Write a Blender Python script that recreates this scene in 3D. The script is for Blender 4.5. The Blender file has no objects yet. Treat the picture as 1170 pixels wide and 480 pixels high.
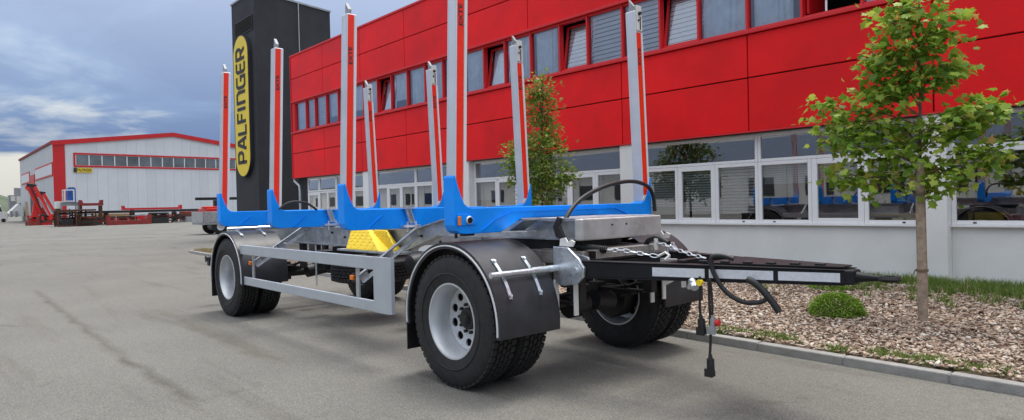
import bpy, math, random
import numpy as np
from mathutils import Vector, Matrix
random.seed(7); rng = np.random.default_rng(7)
R_ = math.radians
scene = bpy.context.scene
COL = scene.collection

# ------------------------------------------------------------------ camera
F_PX, YAW, PITCH, ROLL = 765.7711, 2.41670117, -0.01105777, -0.02329041
CAM = Vector((2.04746, -3.05303, 1.43026))
fw = Vector((math.cos(PITCH)*math.cos(YAW), math.cos(PITCH)*math.sin(YAW), math.sin(PITCH)))
r0 = fw.cross(Vector((0, 0, 1))).normalized(); u0 = r0.cross(fw)
c_, s_ = math.cos(ROLL), math.sin(ROLL)
RT, UP = c_*r0 + s_*u0, -s_*r0 + c_*u0
cd = bpy.data.cameras.new('camera'); cam = bpy.data.objects.new('camera', cd); COL.objects.link(cam)
cd.sensor_width = 36; cd.lens = F_PX/1170*36; cd.clip_start = 0.05; cd.clip_end = 6000
M = Matrix.Identity(4)
for i in range(3):
    M[i][0], M[i][1], M[i][2], M[i][3] = RT[i], UP[i], -fw[i], CAM[i]
cam.matrix_world = M
scene.camera = cam

# ------------------------------------------------------------------ world, sun, exposure
SUN_EL, SUN_AZ = R_(74), R_(95)          # azimuth measured from +x towards +y
w = bpy.data.worlds.new('World'); scene.world = w; w.use_nodes = True
nt = w.node_tree; N = nt.nodes; L = nt.links
for n in list(N): N.remove(n)
out = N.new('ShaderNodeOutputWorld'); bg = N.new('ShaderNodeBackground'); bg.inputs[1].default_value = 0.115
sky = N.new('ShaderNodeTexSky'); sky.sky_type = 'NISHITA'; sky.sun_disc = False
sky.sun_elevation = SUN_EL; sky.sun_rotation = R_(90) - SUN_AZ
sky.air_density = 1.4; sky.dust_density = 2.0
tc = N.new('ShaderNodeTexCoord'); sep = N.new('ShaderNodeSeparateXYZ'); L.new(tc.outputs['Generated'], sep.inputs[0])
def wm(op, a, b=None, clamp=False):
    n = N.new('ShaderNodeMath'); n.operation = op; n.use_clamp = clamp
    for k, v in enumerate((a, b)):
        if v is None: continue
        if isinstance(v, (int, float)): n.inputs[k].default_value = v
        else: L.new(v, n.inputs[k])
    return n.outputs[0]
den = wm('ADD', wm('MAXIMUM', sep.outputs[2], 0.0), 0.16)
comb = N.new('ShaderNodeCombineXYZ')
L.new(wm('DIVIDE', sep.outputs[0], den), comb.inputs[0]); L.new(wm('DIVIDE', sep.outputs[1], den), comb.inputs[1])
def wnoise(scale, det, rough, off, dist=0.3, stretch=(1, 1, 1)):
    mp = N.new('ShaderNodeMapping'); mp.inputs['Location'].default_value = off; mp.inputs['Scale'].default_value = stretch
    L.new(comb.outputs[0], mp.inputs[0])
    n = N.new('ShaderNodeTexNoise'); n.inputs['Scale'].default_value = scale; n.inputs['Detail'].default_value = det
    n.inputs['Roughness'].default_value = rough; n.inputs['Distortion'].default_value = dist
    L.new(mp.outputs[0], n.inputs['Vector']); return n.outputs[0]
def wramp(fac, stops):
    n = N.new('ShaderNodeValToRGB'); e = n.color_ramp.elements
    while len(e) < len(stops): e.new(0.5)
    for k, (p, c) in enumerate(stops): e[k].position = p; e[k].color = (*c, 1)
    L.new(fac, n.inputs[0]); return n.outputs[0]
def wmix(fac, a, b):
    n = N.new('ShaderNodeMix'); n.data_type = 'RGBA'
    for k, v in ((0, fac), (6, a), (7, b)):
        if isinstance(v, (int, float)): n.inputs[k].default_value = v
        elif isinstance(v, tuple): n.inputs[k].default_value = (*v, 1)
        else: L.new(v, n.inputs[k])
    return n.outputs[2]
big = wnoise(0.55, 6, 0.55, (15.2, 8.8, 0), 0.6)
fine = wnoise(1.5, 9, 0.58, (0.4, 5.2, 0), 0.5)
cloudv = wm('ADD', wm('MULTIPLY', big, 0.62), wm('MULTIPLY', fine, 0.38))
ccol = wramp(cloudv, [(0.46, (0.42, 1.00, 2.4)), (0.54, (0.72, 1.45, 2.9)), (0.595, (1.6, 2.35, 3.6)), (0.64, (3.4, 3.8, 4.4)), (0.71, (5.0, 5.1, 5.2))])
hz = wm('MULTIPLY', wm('SUBTRACT', wm('ADD', 0.113, wm('MULTIPLY', wm('SUBTRACT', cloudv, 0.5), 0.5)), wm('MAXIMUM', sep.outputs[2], 0.0)), 16.0, True)   # pale band of air above the horizon
ccol = wmix(wm('MULTIPLY', hz, 0.95), ccol, (5.0, 4.9, 4.45))
up_ = wm('MAXIMUM', sep.outputs[2], 0.0)
ccol = wmix(wm('MULTIPLY', up_, 1.3, True), ccol, (4.6, 4.7, 4.9))
scol = wmix(0.95, sky.outputs[0], ccol)
# standard overcast sky: three times brighter at the zenith than at the horizon
sc = N.new('ShaderNodeVectorMath'); sc.operation = 'SCALE'; L.new(scol, sc.inputs[0]); L.new(wm('DIVIDE', wm('ADD', wm('MULTIPLY', up_, 2.0), 1.0), 1.25), sc.inputs['Scale']); scol = sc.outputs[0]
L.new(scol, bg.inputs[0]); L.new(bg.outputs[0], out.inputs[0])

sl = bpy.data.lights.new('sun', 'SUN'); sl.energy = 1.5; sl.angle = R_(22); sl.color = (1.0, 0.965, 0.91)
so = bpy.data.objects.new('sun', sl); COL.objects.link(so)
sd = Vector((math.cos(SUN_EL)*math.cos(SUN_AZ), math.cos(SUN_EL)*math.sin(SUN_AZ), math.sin(SUN_EL)))
so.rotation_euler = sd.to_track_quat('Z', 'Y').to_euler(); so.location = (0, -20, 30)
vs = scene.view_settings; vs.view_transform = 'Standard'; vs.look = 'None'; vs.exposure = 0.66; vs.gamma = 1; vs.use_curve_mapping = False

# ------------------------------------------------------------------ pixel helpers (photo 1170 x 480)
def pray(px, py): return (fw + RT*((px-585)/F_PX) + UP*((240-py)/F_PX))
def pix(px, py, P, n):
    d = pray(px, py); n = Vector(n); return CAM + d*((Vector(P)-CAM).dot(n)/d.dot(n))
def at_x(px, py, x): return pix(px, py, (x, 0, 0), (1, 0, 0))
def at_y(px, py, y): return pix(px, py, (0, y, 0), (0, 1, 0))
def at_z(px, py, z): return pix(px, py, (0, 0, z), (0, 0, 1))

# ------------------------------------------------------------------ materials
MATS = {}
def mat(name, col, rough=0.5, metal=0.0, var=0.0, vscale=3.0, bump=0.0, bscale=60.0, spec=0.5, coat=0.0, col2=None, obj_rand=0.0, detail=6):
    m = bpy.data.materials.new(name); m.use_nodes = True; t = m.node_tree; b = t.nodes['Principled BSDF']
    b.inputs['Base Color'].default_value = (*col, 1); b.inputs['Roughness'].default_value = rough; b.inputs['Metallic'].default_value = metal
    b.inputs['Specular IOR Level'].default_value = spec; b.inputs['Coat Weight'].default_value = coat
    tcn = t.nodes.new('ShaderNodeTexCoord')
    if var or col2:
        n = t.nodes.new('ShaderNodeTexNoise'); n.inputs['Scale'].default_value = vscale; n.inputs['Detail'].default_value = detail; n.inputs['Roughness'].default_value = 0.62
        geo = t.nodes.new('ShaderNodeNewGeometry'); t.links.new(geo.outputs['Position'], n.inputs['Vector'])
        rp = t.nodes.new('ShaderNodeValToRGB'); e = rp.color_ramp.elements
        a = col2 if col2 else tuple(c*(1-var) for c in col); bb = col if col2 else tuple(min(1, c*(1+var)) for c in col)
        e[0].position = 0.35; e[0].color = (*a, 1); e[1].position = 0.65; e[1].color = (*bb, 1)
        t.links.new(n.outputs[0], rp.inputs[0]); src = rp.outputs[0]
        if obj_rand:
            oi = t.nodes.new('ShaderNodeObjectInfo'); mr = t.nodes.new('ShaderNodeMapRange'); mr.inputs[3].default_value = 1-obj_rand; mr.inputs[4].default_value = 1+obj_rand
            t.links.new(oi.outputs['Random'], mr.inputs[0])
            mx = t.nodes.new('ShaderNodeVectorMath'); mx.operation = 'SCALE'; t.links.new(src, mx.inputs[0]); t.links.new(mr.outputs[0], mx.inputs['Scale']); src = mx.outputs[0]
        t.links.new(src, b.inputs['Base Color'])
        rr = t.nodes.new('ShaderNodeMapRange'); rr.inputs[3].default_value = max(0.03, rough-0.1); rr.inputs[4].default_value = min(1, rough+0.1)
        t.links.new(n.outputs[0], rr.inputs[0]); t.links.new(rr.outputs[0], b.inputs['Roughness'])
    if bump:
        n2 = t.nodes.new('ShaderNodeTexNoise'); n2.inputs['Scale'].default_value = bscale; n2.inputs['Detail'].default_value = 4
        geo2 = t.nodes.new('ShaderNodeNewGeometry'); t.links.new(geo2.outputs['Position'], n2.inputs['Vector'])
        bp = t.nodes.new('ShaderNodeBump'); bp.inputs['Strength'].default_value = bump; bp.inputs['Distance'].default_value = 0.01
        t.links.new(n2.outputs[0], bp.inputs['Height']); t.links.new(bp.outputs[0], b.inputs['Normal'])
    MATS[name] = m; return m
mat('galv', (0.60, 0.61, 0.62), 0.42, 0.75, col2=(0.38, 0.40, 0.42), vscale=9, bump=0.15, bscale=40)
mat('galv_front', (0.58, 0.58, 0.57), 0.5, 0.5, col2=(0.42, 0.41, 0.40), vscale=5, bump=0.2, bscale=30)
mat('zinc', (0.66, 0.70, 0.74), 0.3, 0.8, var=0.15, vscale=25)
mat('alu', (0.66, 0.67, 0.69), 0.42, 0.55, var=0.05, vscale=4)
mat('guard_paint', (0.48, 0.52, 0.56), 0.4, 0.35, var=0.05, vscale=5)
mat('rim', (0.58, 0.60, 0.62), 0.38, 0.45, var=0.05, vscale=9)
mat('blue', (0.001, 0.28, 1.0), 0.38, 0.0, var=0.08, vscale=5, bump=0.06, bscale=14, spec=0.32)
mat('fender', (0.024, 0.024, 0.028), 0.42, 0, var=0.25, vscale=7, bump=0.08, bscale=25)
mat('trim', (0.75, 0.76, 0.77), 0.35)
mat('rubber', (0.011, 0.011, 0.012), 0.7, 0, col2=(0.019, 0.0185, 0.018), vscale=14, bump=0.2, bscale=90)
mat('black', (0.012, 0.012, 0.013), 0.5, 0, var=0.3, vscale=12, bump=0.1, bscale=50)
mat('blackgloss', (0.014, 0.014, 0.016), 0.5, 0, var=0.2, vscale=6, spec=0.2)
mat('darksteel', (0.035, 0.033, 0.032), 0.6, 0.3, col2=(0.02, 0.019, 0.018), vscale=12)
mat('red_strip', (0.95, 0.030, 0.006), 0.35, var=0.06, vscale=30)
mat('refl_white', (0.62, 0.65, 0.69), 0.35, 0.1, var=0.08, vscale=40)
mat('orange', (0.8, 0.20, 0.01), 0.25)
mat('yellow', (0.80, 0.56, 0.01), 0.45, var=0.07, vscale=20)
mat('redplug', (0.6, 0.02, 0.02), 0.4)
mat('galv_dark', (0.22, 0.19, 0.17), 0.6, 0.3, col2=(0.36, 0.34, 0.32), vscale=14, bump=0.3, bscale=30)
mat('cladding', (0.78, 0.006, 0.007), 0.50, 0, var=0.13, vscale=0.7, bump=0.2, bscale=1.6, obj_rand=0.06, spec=0.25)
mat('joint_dark', (0.03, 0.004, 0.005), 0.8)
mat('red_frame', (0.62, 0.008, 0.012), 0.5, 0, var=0.04, vscale=3)
mat('render_wall', (0.80, 0.80, 0.775), 0.85, 0, col2=(0.73, 0.73, 0.705), vscale=1.3, bump=0.25, bscale=120)
mat('white_frame', (0.80, 0.80, 0.80), 0.35, 0, var=0.02, vscale=6)
mat('interior', (0.16, 0.165, 0.17), 0.9, var=0.3, vscale=0.8)
mat('blind', (0.84, 0.86, 0.88), 0.6, var=0.05, vscale=3)
mat('curtain', (0.74, 0.82, 0.88), 0.85, var=0.12, vscale=4)
mat('blue_curtain', (0.06, 0.13, 0.34), 0.85, var=0.2, vscale=3)
mat('charcoal', (0.017, 0.018, 0.022), 0.75, 0, col2=(0.024, 0.025, 0.030), vscale=0.9, bump=0.3, bscale=60)
mat('sign_yellow', (0.82, 0.60, 0.01), 0.4, var=0.03, vscale=2)
mat('ink', (0.018, 0.020, 0.028), 0.6)
mat('pipe', (0.50, 0.51, 0.52), 0.45, 0.5, var=0.1, vscale=8)
mat('hall_white', (0.60, 0.62, 0.64), 0.5, 0, var=0.03, vscale=0.5, obj_rand=0.035)
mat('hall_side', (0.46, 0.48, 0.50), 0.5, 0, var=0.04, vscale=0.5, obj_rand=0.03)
mat('hall_red', (0.52, 0.010, 0.013), 0.45, var=0.05, vscale=1)
mat('rust', (0.12, 0.045, 0.025), 0.85, 0, col2=(0.05, 0.025, 0.018), vscale=4, bump=0.3)
mat('rust_red', (0.30, 0.025, 0.018), 0.7, 0, col2=(0.16, 0.02, 0.016), vscale=3)
mat('crane_red', (0.62, 0.022, 0.016), 0.4, var=0.1, vscale=2)
mat('tan', (0.42, 0.29, 0.15), 0.8, 0, col2=(0.30, 0.20, 0.11), vscale=5)
mat('machine_blue', (0.015, 0.09, 0.35), 0.5, var=0.15, vscale=3)
mat('offwhite', (0.70, 0.69, 0.65), 0.6, var=0.06, vscale=3)
mat('greysteel', (0.30, 0.31, 0.32), 0.55, 0.3, var=0.2, vscale=4)
mat('kerb', (0.33, 0.32, 0.30), 0.9, 0, col2=(0.25, 0.245, 0.225), vscale=9, bump=0.5, bscale=90, obj_rand=0.07)
mat('bark', (0.20, 0.15, 0.105), 0.9, 0, col2=(0.10, 0.075, 0.055), vscale=22, bump=0.8, bscale=60)
mat('post_wood', (0.42, 0.33, 0.24), 0.85, 0, col2=(0.25, 0.185, 0.135), vscale=16, bump=0.7, bscale=70)
mat('tie', (0.16, 0.12, 0.07), 0.9)
mat('beige_wall', (0.76, 0.74, 0.68), 0.85, var=0.05, vscale=0.6)
mat('roof_blue', (0.10, 0.13, 0.19), 0.6, var=0.1, vscale=0.5)
mat('hill', (0.045, 0.075, 0.035), 0.95, 0, col2=(0.09, 0.11, 0.06), vscale=0.02, bump=0.5, bscale=0.2)
mat('marking', (0.30, 0.30, 0.285), 0.9, 0, col2=(0.21, 0.205, 0.195), vscale=3)
mat('tail_red', (0.5, 0.01, 0.01), 0.25)
mat('tile_grey', (0.34, 0.34, 0.33), 0.7, var=0.1)

def asphalt():
    m = bpy.data.materials.new('asphalt'); m.use_nodes = True; t = m.node_tree; b = t.nodes['Principled BSDF']; MATS['asphalt'] = m
    geo = t.nodes.new('ShaderNodeNewGeometry')
    def nz(s, d, r=0.6, sc=(1, 1, 1), off=(0, 0, 0), dist=0):
        mp = t.nodes.new('ShaderNodeMapping'); mp.inputs['Scale'].default_value = sc; mp.inputs['Location'].default_value = off; t.links.new(geo.outputs['Position'], mp.inputs[0])
        n = t.nodes.new('ShaderNodeTexNoise'); n.inputs['Scale'].default_value = s; n.inputs['Detail'].default_value = d; n.inputs['Roughness'].default_value = r; n.inputs['Distortion'].default_value = dist
        t.links.new(mp.outputs[0], n.inputs['Vector']); return n.outputs[0]
    def ramp(f, stops):
        n = t.nodes.new('ShaderNodeValToRGB'); e = n.color_ramp.elements
        while len(e) < len(stops): e.new(0.5)
        for k, (p, c) in enumerate(stops): e[k].position = p; e[k].color = (*c, 1)
        t.links.new(f, n.inputs[0]); return n.outputs[0]
    def mul(a, bb):
        n = t.nodes.new('ShaderNodeMix'); n.data_type = 'RGBA'; n.blend_type = 'MULTIPLY'; n.inputs[0].default_value = 1
        t.links.new(a, n.inputs[6]); t.links.new(bb, n.inputs[7]); return n.outputs[2]
    base = ramp(nz(0.35, 6), [(0.3, (0.142, 0.137, 0.121)), (0.7, (0.184, 0.177, 0.158))])
    grain = ramp(nz(62, 5, 0.85), [(0.33, (0.42, 0.42, 0.42)), (0.5, (0.97, 0.97, 0.96)), (0.67, (1.65, 1.63, 1.57))])
    med = ramp(nz(14, 6, 0.8), [(0.3, (0.80, 0.80, 0.81)), (0.7, (1.17, 1.16, 1.13))])
    # drag and tyre streaks, old oil stains with a shape of their own
    streak = ramp(nz(1.0, 4, 0.6, (0.22, 1.9, 1), (0, 0.4, 0), 0.6), [(0.30, (0.78, 0.76, 0.74)), (0.44, (1, 1, 1)), (1, (1.03, 1.03, 1.03))])
    spot = ramp(nz(1.7, 3, 0.55, (1, 1, 1), (4, 2, 0), 0.4), [(0.27, (0.74, 0.73, 0.72)), (0.36, (1, 1, 1)), (1, (1, 1, 1))])
    c = mul(mul(mul(mul(base, grain), med), streak), spot)
    # old sealed seam and scuff marks across the yard
    wob = nz(2.2, 4, 0.6, (1, 1, 1), (9, 3, 0))
    def seam(p, q, wdt, dark):
        nonlocal c
        d = (q-p).normalized(); n = Vector((-d.y, d.x, 0))
        def dot(vec, o):
            a = t.nodes.new('ShaderNodeVectorMath'); a.operation = 'SUBTRACT'; a.inputs[1].default_value = o; t.links.new(geo.outputs['Position'], a.inputs[0])
            b2 = t.nodes.new('ShaderNodeVectorMath'); b2.operation = 'DOT_PRODUCT'; b2.inputs[1].default_value = vec; t.links.new(a.outputs[0], b2.inputs[0]); return b2.outputs['Value']
        def mth(op, a, b2, clamp=False):
            k = t.nodes.new('ShaderNodeMath'); k.operation = op; k.use_clamp = clamp
            for i2, v2 in enumerate((a, b2)):
                if isinstance(v2, (int, float)): k.inputs[i2].default_value = v2
                else: t.links.new(v2, k.inputs[i2])
            return k.outputs[0]
        L_ = (q-p).length
        dist = mth('ABSOLUTE', mth('ADD', dot(n, p), mth('MULTIPLY', mth('SUBTRACT', wob, 0.5), 0.22)), 0)
        across = mth('SUBTRACT', 1.0, mth('DIVIDE', dist, wdt), True)
        along = mth('MULTIPLY', mth('MULTIPLY', dot(d, p), 3.0, True), mth('MULTIPLY', mth('SUBTRACT', L_, dot(d, p)), 3.0, True))
        fac = mth('MULTIPLY', mth('MULTIPLY', across, along), mth('MULTIPLY', wob, 1.7), True)
        mx = t.nodes.new('ShaderNodeMix'); mx.data_type = 'RGBA'; mx.blend_type = 'MULTIPLY'; t.links.new(fac, mx.inputs[0]); t.links.new(c, mx.inputs[6]); mx.inputs[7].default_value = (*dark, 1); c = mx.outputs[2]
    seam(at_z(39, 331, 0), at_z(150, 416, 0), .09, (.66, .64, .60)); seam(at_z(140, 408, 0), at_z(232, 464, 0), .10, (.58, .56, .53)); seam(at_z(226, 460, 0), at_z(272, 446, 0), .10, (.60, .60, .60))
    seam(at_z(175, 352, 0), at_z(330, 418, 0), .16, (.80, .77, .72))
    t.links.new(c, b.inputs['Base Color']); b.inputs['Roughness'].default_value = 0.88
    v = t.nodes.new('ShaderNodeTexVoronoi'); v.inputs['Scale'].default_value = 110; t.links.new(geo.outputs['Position'], v.inputs['Vector'])
    bp = t.nodes.new('ShaderNodeBump'); bp.inputs['Strength'].default_value = 0.55; bp.inputs['Distance'].default_value = 0.006
    t.links.new(v.outputs['Distance'], bp.inputs['Height']); t.links.new(bp.outputs[0], b.inputs['Normal'])
asphalt()
def island_mat(name, stops, rough=0.8, trans=0.0):
    m = bpy.data.materials.new(name); m.use_nodes = True; t = m.node_tree; b = t.nodes['Principled BSDF']; MATS[name] = m
    g = t.nodes.new('ShaderNodeNewGeometry'); rp = t.nodes.new('ShaderNodeValToRGB'); e = rp.color_ramp.elements
    while len(e) < len(stops): e.new(0.5)
    for k, (p, c) in enumerate(stops): e[k].position = p; e[k].color = (*c, 1)
    t.links.new(g.outputs['Random Per Island'], rp.inputs[0]); t.links.new(rp.outputs[0], b.inputs['Base Color'])
    b.inputs['Roughness'].default_value = rough; b.inputs['Specular IOR Level'].default_value = 0.3
    if trans:
        o = t.nodes['Material Output']; tr = t.nodes.new('ShaderNodeBsdfTranslucent'); t.links.new(rp.outputs[0], tr.inputs[0])
        mx = t.nodes.new('ShaderNodeMixShader'); mx.inputs[0].default_value = trans
        t.links.new(b.outputs[0], mx.inputs[1]); t.links.new(tr.outputs[0], mx.inputs[2]); t.links.new(mx.outputs[0], o.inputs[0])
island_mat('chips', [(0, (0.15, 0.09, 0.06)), (0.2, (0.33, 0.22, 0.155)), (0.5, (0.45, 0.345, 0.26)), (0.8, (0.55, 0.46, 0.37)), (1, (0.62, 0.57, 0.50))], 0.85)
island_mat('leaf', [(0, (0.09, 0.19, 0.02)), (0.35, (0.19, 0.33, 0.04)), (0.75, (0.33, 0.47, 0.06)), (0.95, (0.46, 0.54, 0.10)), (1, (0.50, 0.34, 0.10))], 0.45, 0.45)
island_mat('leaf2', [(0, (0.09, 0.18, 0.02)), (0.5, (0.19, 0.31, 0.045)), (0.85, (0.30, 0.40, 0.07)), (1, (0.42, 0.26, 0.09))], 0.5, 0.45)
island_mat('leaf_tip', [(0, (0.24, 0.28, 0.05)), (0.5, (0.36, 0.24, 0.07)), (1, (0.48, 0.18, 0.07))], 0.5, 0.35)
island_mat('shrub_leaf', [(0, (0.08, 0.17, 0.012)), (0.5, (0.18, 0.33, 0.025)), (1, (0.30, 0.46, 0.05))], 0.5, 0.3)
island_mat('blade', [(0, (0.09, 0.16, 0.025)), (0.6, (0.17, 0.27, 0.045)), (0.9, (0.26, 0.32, 0.08)), (1, (0.42, 0.36, 0.18))], 0.6, 0.3)
island_mat('dryblade', [(0, (0.20, 0.22, 0.08)), (0.5, (0.34, 0.29, 0.14)), (1, (0.45, 0.38, 0.22))], 0.7, 0.2)
mat('soil', (0.16, 0.115, 0.08), 0.95, 0, col2=(0.10, 0.07, 0.05), vscale=7, bump=0.6, bscale=40)

def glass(name, tint, ior=1.5, boost=1.0):
    m = bpy.data.materials.new(name); m.use_nodes = True; t = m.node_tree; MATS[name] = m
    for n in list(t.nodes): t.nodes.remove(n)
    o = t.nodes.new('ShaderNodeOutputMaterial'); tr = t.nodes.new('ShaderNodeBsdfTransparent'); tr.inputs[0].default_value = (*tint, 1)
    gl = t.nodes.new('ShaderNodeBsdfGlossy'); gl.inputs['Roughness'].default_value = 0.012; gl.inputs[0].default_value = (0.95, 0.97, 1, 1)
    fr = t.nodes.new('ShaderNodeFresnel'); fr.inputs[0].default_value = ior
    mm = t.nodes.new('ShaderNodeMath'); mm.operation = 'MULTIPLY'; mm.use_clamp = True; mm.inputs[1].default_value = boost; t.links.new(fr.outputs[0], mm.inputs[0])
    n = t.nodes.new('ShaderNodeTexNoise'); n.inputs['Scale'].default_value = 0.9; bp = t.nodes.new('ShaderNodeBump'); bp.inputs['Strength'].default_value = 0.04; bp.inputs['Distance'].default_value = 0.02
    g = t.nodes.new('ShaderNodeNewGeometry'); t.links.new(g.outputs['Position'], n.inputs['Vector']); t.links.new(n.outputs[0], bp.inputs['Height']); t.links.new(bp.outputs[0], gl.inputs['Normal'])
    mx = t.nodes.new('ShaderNodeMixShader'); t.links.new(mm.outputs[0], mx.inputs[0]); t.links.new(tr.outputs[0], mx.inputs[1]); t.links.new(gl.outputs[0], mx.inputs[2]); t.links.new(mx.outputs[0], o.inputs[0])
glass('glass', (0.70, 0.74, 0.74), 1.55, 4.6)
glass('glass_up', (0.93, 0.96, 0.98), 1.55, 3.2)
mat('hall_glass', (0.10, 0.12, 0.14), 0.12, 0, var=0.5, vscale=0.25, spec=0.8)
mat('cab_glass', (0.03, 0.035, 0.04), 0.08, 0, spec=0.8)

# ------------------------------------------------------------------ mesh helpers
class MB:
    def __init__(s): s.v = []; s.f = []
    def add(s, v, f):
        o = len(s.v); s.v += [tuple(p) for p in v]; s.f += [tuple(i+o for i in q) for q in f]; return s
    def box(s, a, b, ch=0.0):
        x0, y0, z0 = (min(a[i], b[i]) for i in range(3)); x1, y1, z1 = (max(a[i], b[i]) for i in range(3))
        return s.add([(x0,y0,z0),(x1,y0,z0),(x1,y1,z0),(x0,y1,z0),(x0,y0,z1),(x1,y0,z1),(x1,y1,z1),(x0,y1,z1)],
                     [(0,3,2,1),(4,5,6,7),(0,1,5,4),(1,2,6,5),(2,3,7,6),(3,0,4,7)])
    def prism(s, poly, ax, a, b):
        """polygon in the two axes other than ax (in xyz order), extruded along ax from a to b"""
        def P(p, t):
            q = list(p); q.insert(ax, t); return tuple(q)
        n = len(poly); v = [P(p, a) for p in poly] + [P(p, b) for p in poly]
        f = [tuple(range(n))[::-1], tuple(range(n, 2*n))] + [(i, (i+1) % n, n+(i+1) % n, n+i) for i in range(n)]
        return s.add(v, f)
    def beam(s, p, q, wdt, hgt, up=(0, 0, 1), w2=None, h2=None):
        p, q = Vector(p), Vector(q); d = (q-p).normalized(); u = Vector(up); sd_ = d.cross(u)
        if sd_.length < 1e-4: sd_ = d.cross(Vector((1, 0, 0)))
        sd_.normalize(); u = sd_.cross(d)
        v = []
        for c, ww, hh in ((p, wdt, hgt), (q, w2 or wdt, h2 or hgt)):
            for a, b in ((-1,-1),(1,-1),(1,1),(-1,1)): v.append(c + sd_*a*ww/2 + u*b*hh/2)
        return s.add(v, [(0,1,2,3),(7,6,5,4),(0,4,5,1),(1,5,6,2),(2,6,7,3),(3,7,4,0)])
    def tube(s, pts, r, n=8, cap=True, r2=None):
        pts = [Vector(p) for p in pts]; k = len(pts); o = len(s.v); prev = None
        for i, p in enumerate(pts):
            d = (pts[min(i+1, k-1)] - pts[max(i-1, 0)]).normalized()
            if prev is None:
                a = d.cross(Vector((0, 0, 1)))
                if a.length < 1e-3: a = d.cross(Vector((1, 0, 0)))
            else: a = prev - d*prev.dot(d)
            a.normalize(); prev = a; b = d.cross(a)
            rr = r if r2 is None else r + (r2-r)*i/(k-1)
            for j in range(n):
                t = 2*math.pi*j/n; s.v.append(tuple(p + a*math.cos(t)*rr + b*math.sin(t)*rr))
        for i in range(k-1):
            for j in range(n): s.f.append((o+i*n+j, o+i*n+(j+1) % n, o+(i+1)*n+(j+1) % n, o+(i+1)*n+j))
        if cap: s.f.append(tuple(o+j for j in range(n))[::-1]); s.f.append(tuple(o+(k-1)*n+j for j in range(n)))
        return s
    def lathe(s, prof, c=(0, 0, 0), n=48, ax=1, a0=0.0, a1=2*math.pi, closed=True):
        """profile of (along-axis, radius)"""
        o = len(s.v); full = abs(a1-a0-2*math.pi) < 1e-6; m = n if full else n+1; k = len(prof)
        for i in range(m):
            t = a0+(a1-a0)*i/n; ct, st = math.cos(t), math.sin(t)
            for (h, r) in prof:
                if ax == 1: p = (c[0]+r*ct, c[1]+h, c[2]+r*st)
                elif ax == 2: p = (c[0]+r*ct, c[1]+r*st, c[2]+h)
                else: p = (c[0]+h, c[1]+r*ct, c[2]+r*st)
                s.v.append(p)
        for i in range(n):
            i2 = (i+1) % m
            for j in range(k if closed else k-1):
                j2 = (j+1) % k; s.f.append((o+i*k+j, o+i*k+j2, o+i2*k+j2, o+i2*k+j))
        if not full and closed: s.f.append(tuple(o+j for j in range(k))); s.f.append(tuple(o+(m-1)*k+j for j in range(k))[::-1])
        return s
    def cyl(s, p, q, r, n=16): return s.tube([p, q], r, n)
    def mesh(s, name, m, smooth=False):
        me = bpy.data.meshes.new(name); me.from_pydata(s.v, [], s.f); me.materials.append(MATS[m])
        import bmesh
        if len(s.f) > 1: bm = bmesh.new(); bm.from_mesh(me); bmesh.ops.recalc_face_normals(bm, faces=bm.faces); bm.to_mesh(me); bm.free()
        if smooth:
            me.polygons.foreach_set('use_smooth', [True]*len(me.polygons)); 
            try: me.set_sharp_from_angle(angle=R_(38))
            except Exception: pass
        me.update(); return me
WL = {}
def wl(o): return WL.get(o.name, Vector((0, 0, 0)))
def obj(name, me, loc=(0, 0, 0), parent=None):
    """object at world location loc (parents are never rotated unless stated)"""
    o = bpy.data.objects.new(name, me); COL.objects.link(o); loc = Vector(loc)
    if parent is not None: o.parent = parent; o.location = loc - wl(parent)
    else: o.location = loc
    WL[o.name] = loc; return o
def part(name, mb, m, parent=None, smooth=False, bevel=0.0, seg=2):
    v = np.array(mb.v); c = Vector((v.min(0)+v.max(0))/2)
    if parent is None: c.z = float(v[:, 2].min())
    mb.v = [tuple(p) for p in (v - np.array(c))]
    o = obj(name, mb.mesh(name, m, smooth), c, parent)
    if bevel:
        b = o.modifiers.new('bevel', 'BEVEL'); b.width = bevel; b.segments = seg; b.limit_method = 'ANGLE'; b.angle_limit = R_(35); b.harden_normals = False
    return o
def empty(name, loc): 
    o = obj(name, None, loc); o.empty_display_size = 0.3; return o
def tag(o, label, cat, group=None):
    o['label'] = label; o['category'] = cat
    if group: o['group'] = group
    return o
def struct(o): o['kind'] = 'structure'; return o
def box(name, a, b, m, parent=None, bevel=0.0): return part(name, MB().box(a, b), m, parent, bevel=bevel)
def text_mb(s, size, off=0.0, ext=0.002):
    cu = bpy.data.curves.new('t', 'FONT'); cu.body = s; cu.size = size; cu.offset = off; cu.extrude = ext; cu.align_x = 'CENTER'; cu.align_y = 'CENTER'; cu.resolution_u = 4
    o = bpy.data.objects.new('t', cu); COL.objects.link(o); dg = bpy.context.evaluated_depsgraph_get(); dg.update()
    me = bpy.data.meshes.new_from_object(o.evaluated_get(dg)); v = [tuple(x.co) for x in me.vertices]; f = [tuple(p.vertices) for p in me.polygons]
    bpy.data.objects.remove(o); bpy.data.curves.remove(cu); bpy.data.meshes.remove(me)
    return v, f
def text_part(name, s, size, pos, ex, ey, m, parent, off=0.0, sx=1.0, ext=0.003):
    v, f = text_mb(s, size, off, ext); ex, ey = Vector(ex), Vector(ey); ez = ex.cross(ey); P = Vector(pos); mb = MB()
    mb.add([P + ex*p[0]*sx + ey*p[1] + ez*p[2] for p in v], f); return part(name, mb, m, parent)

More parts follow.
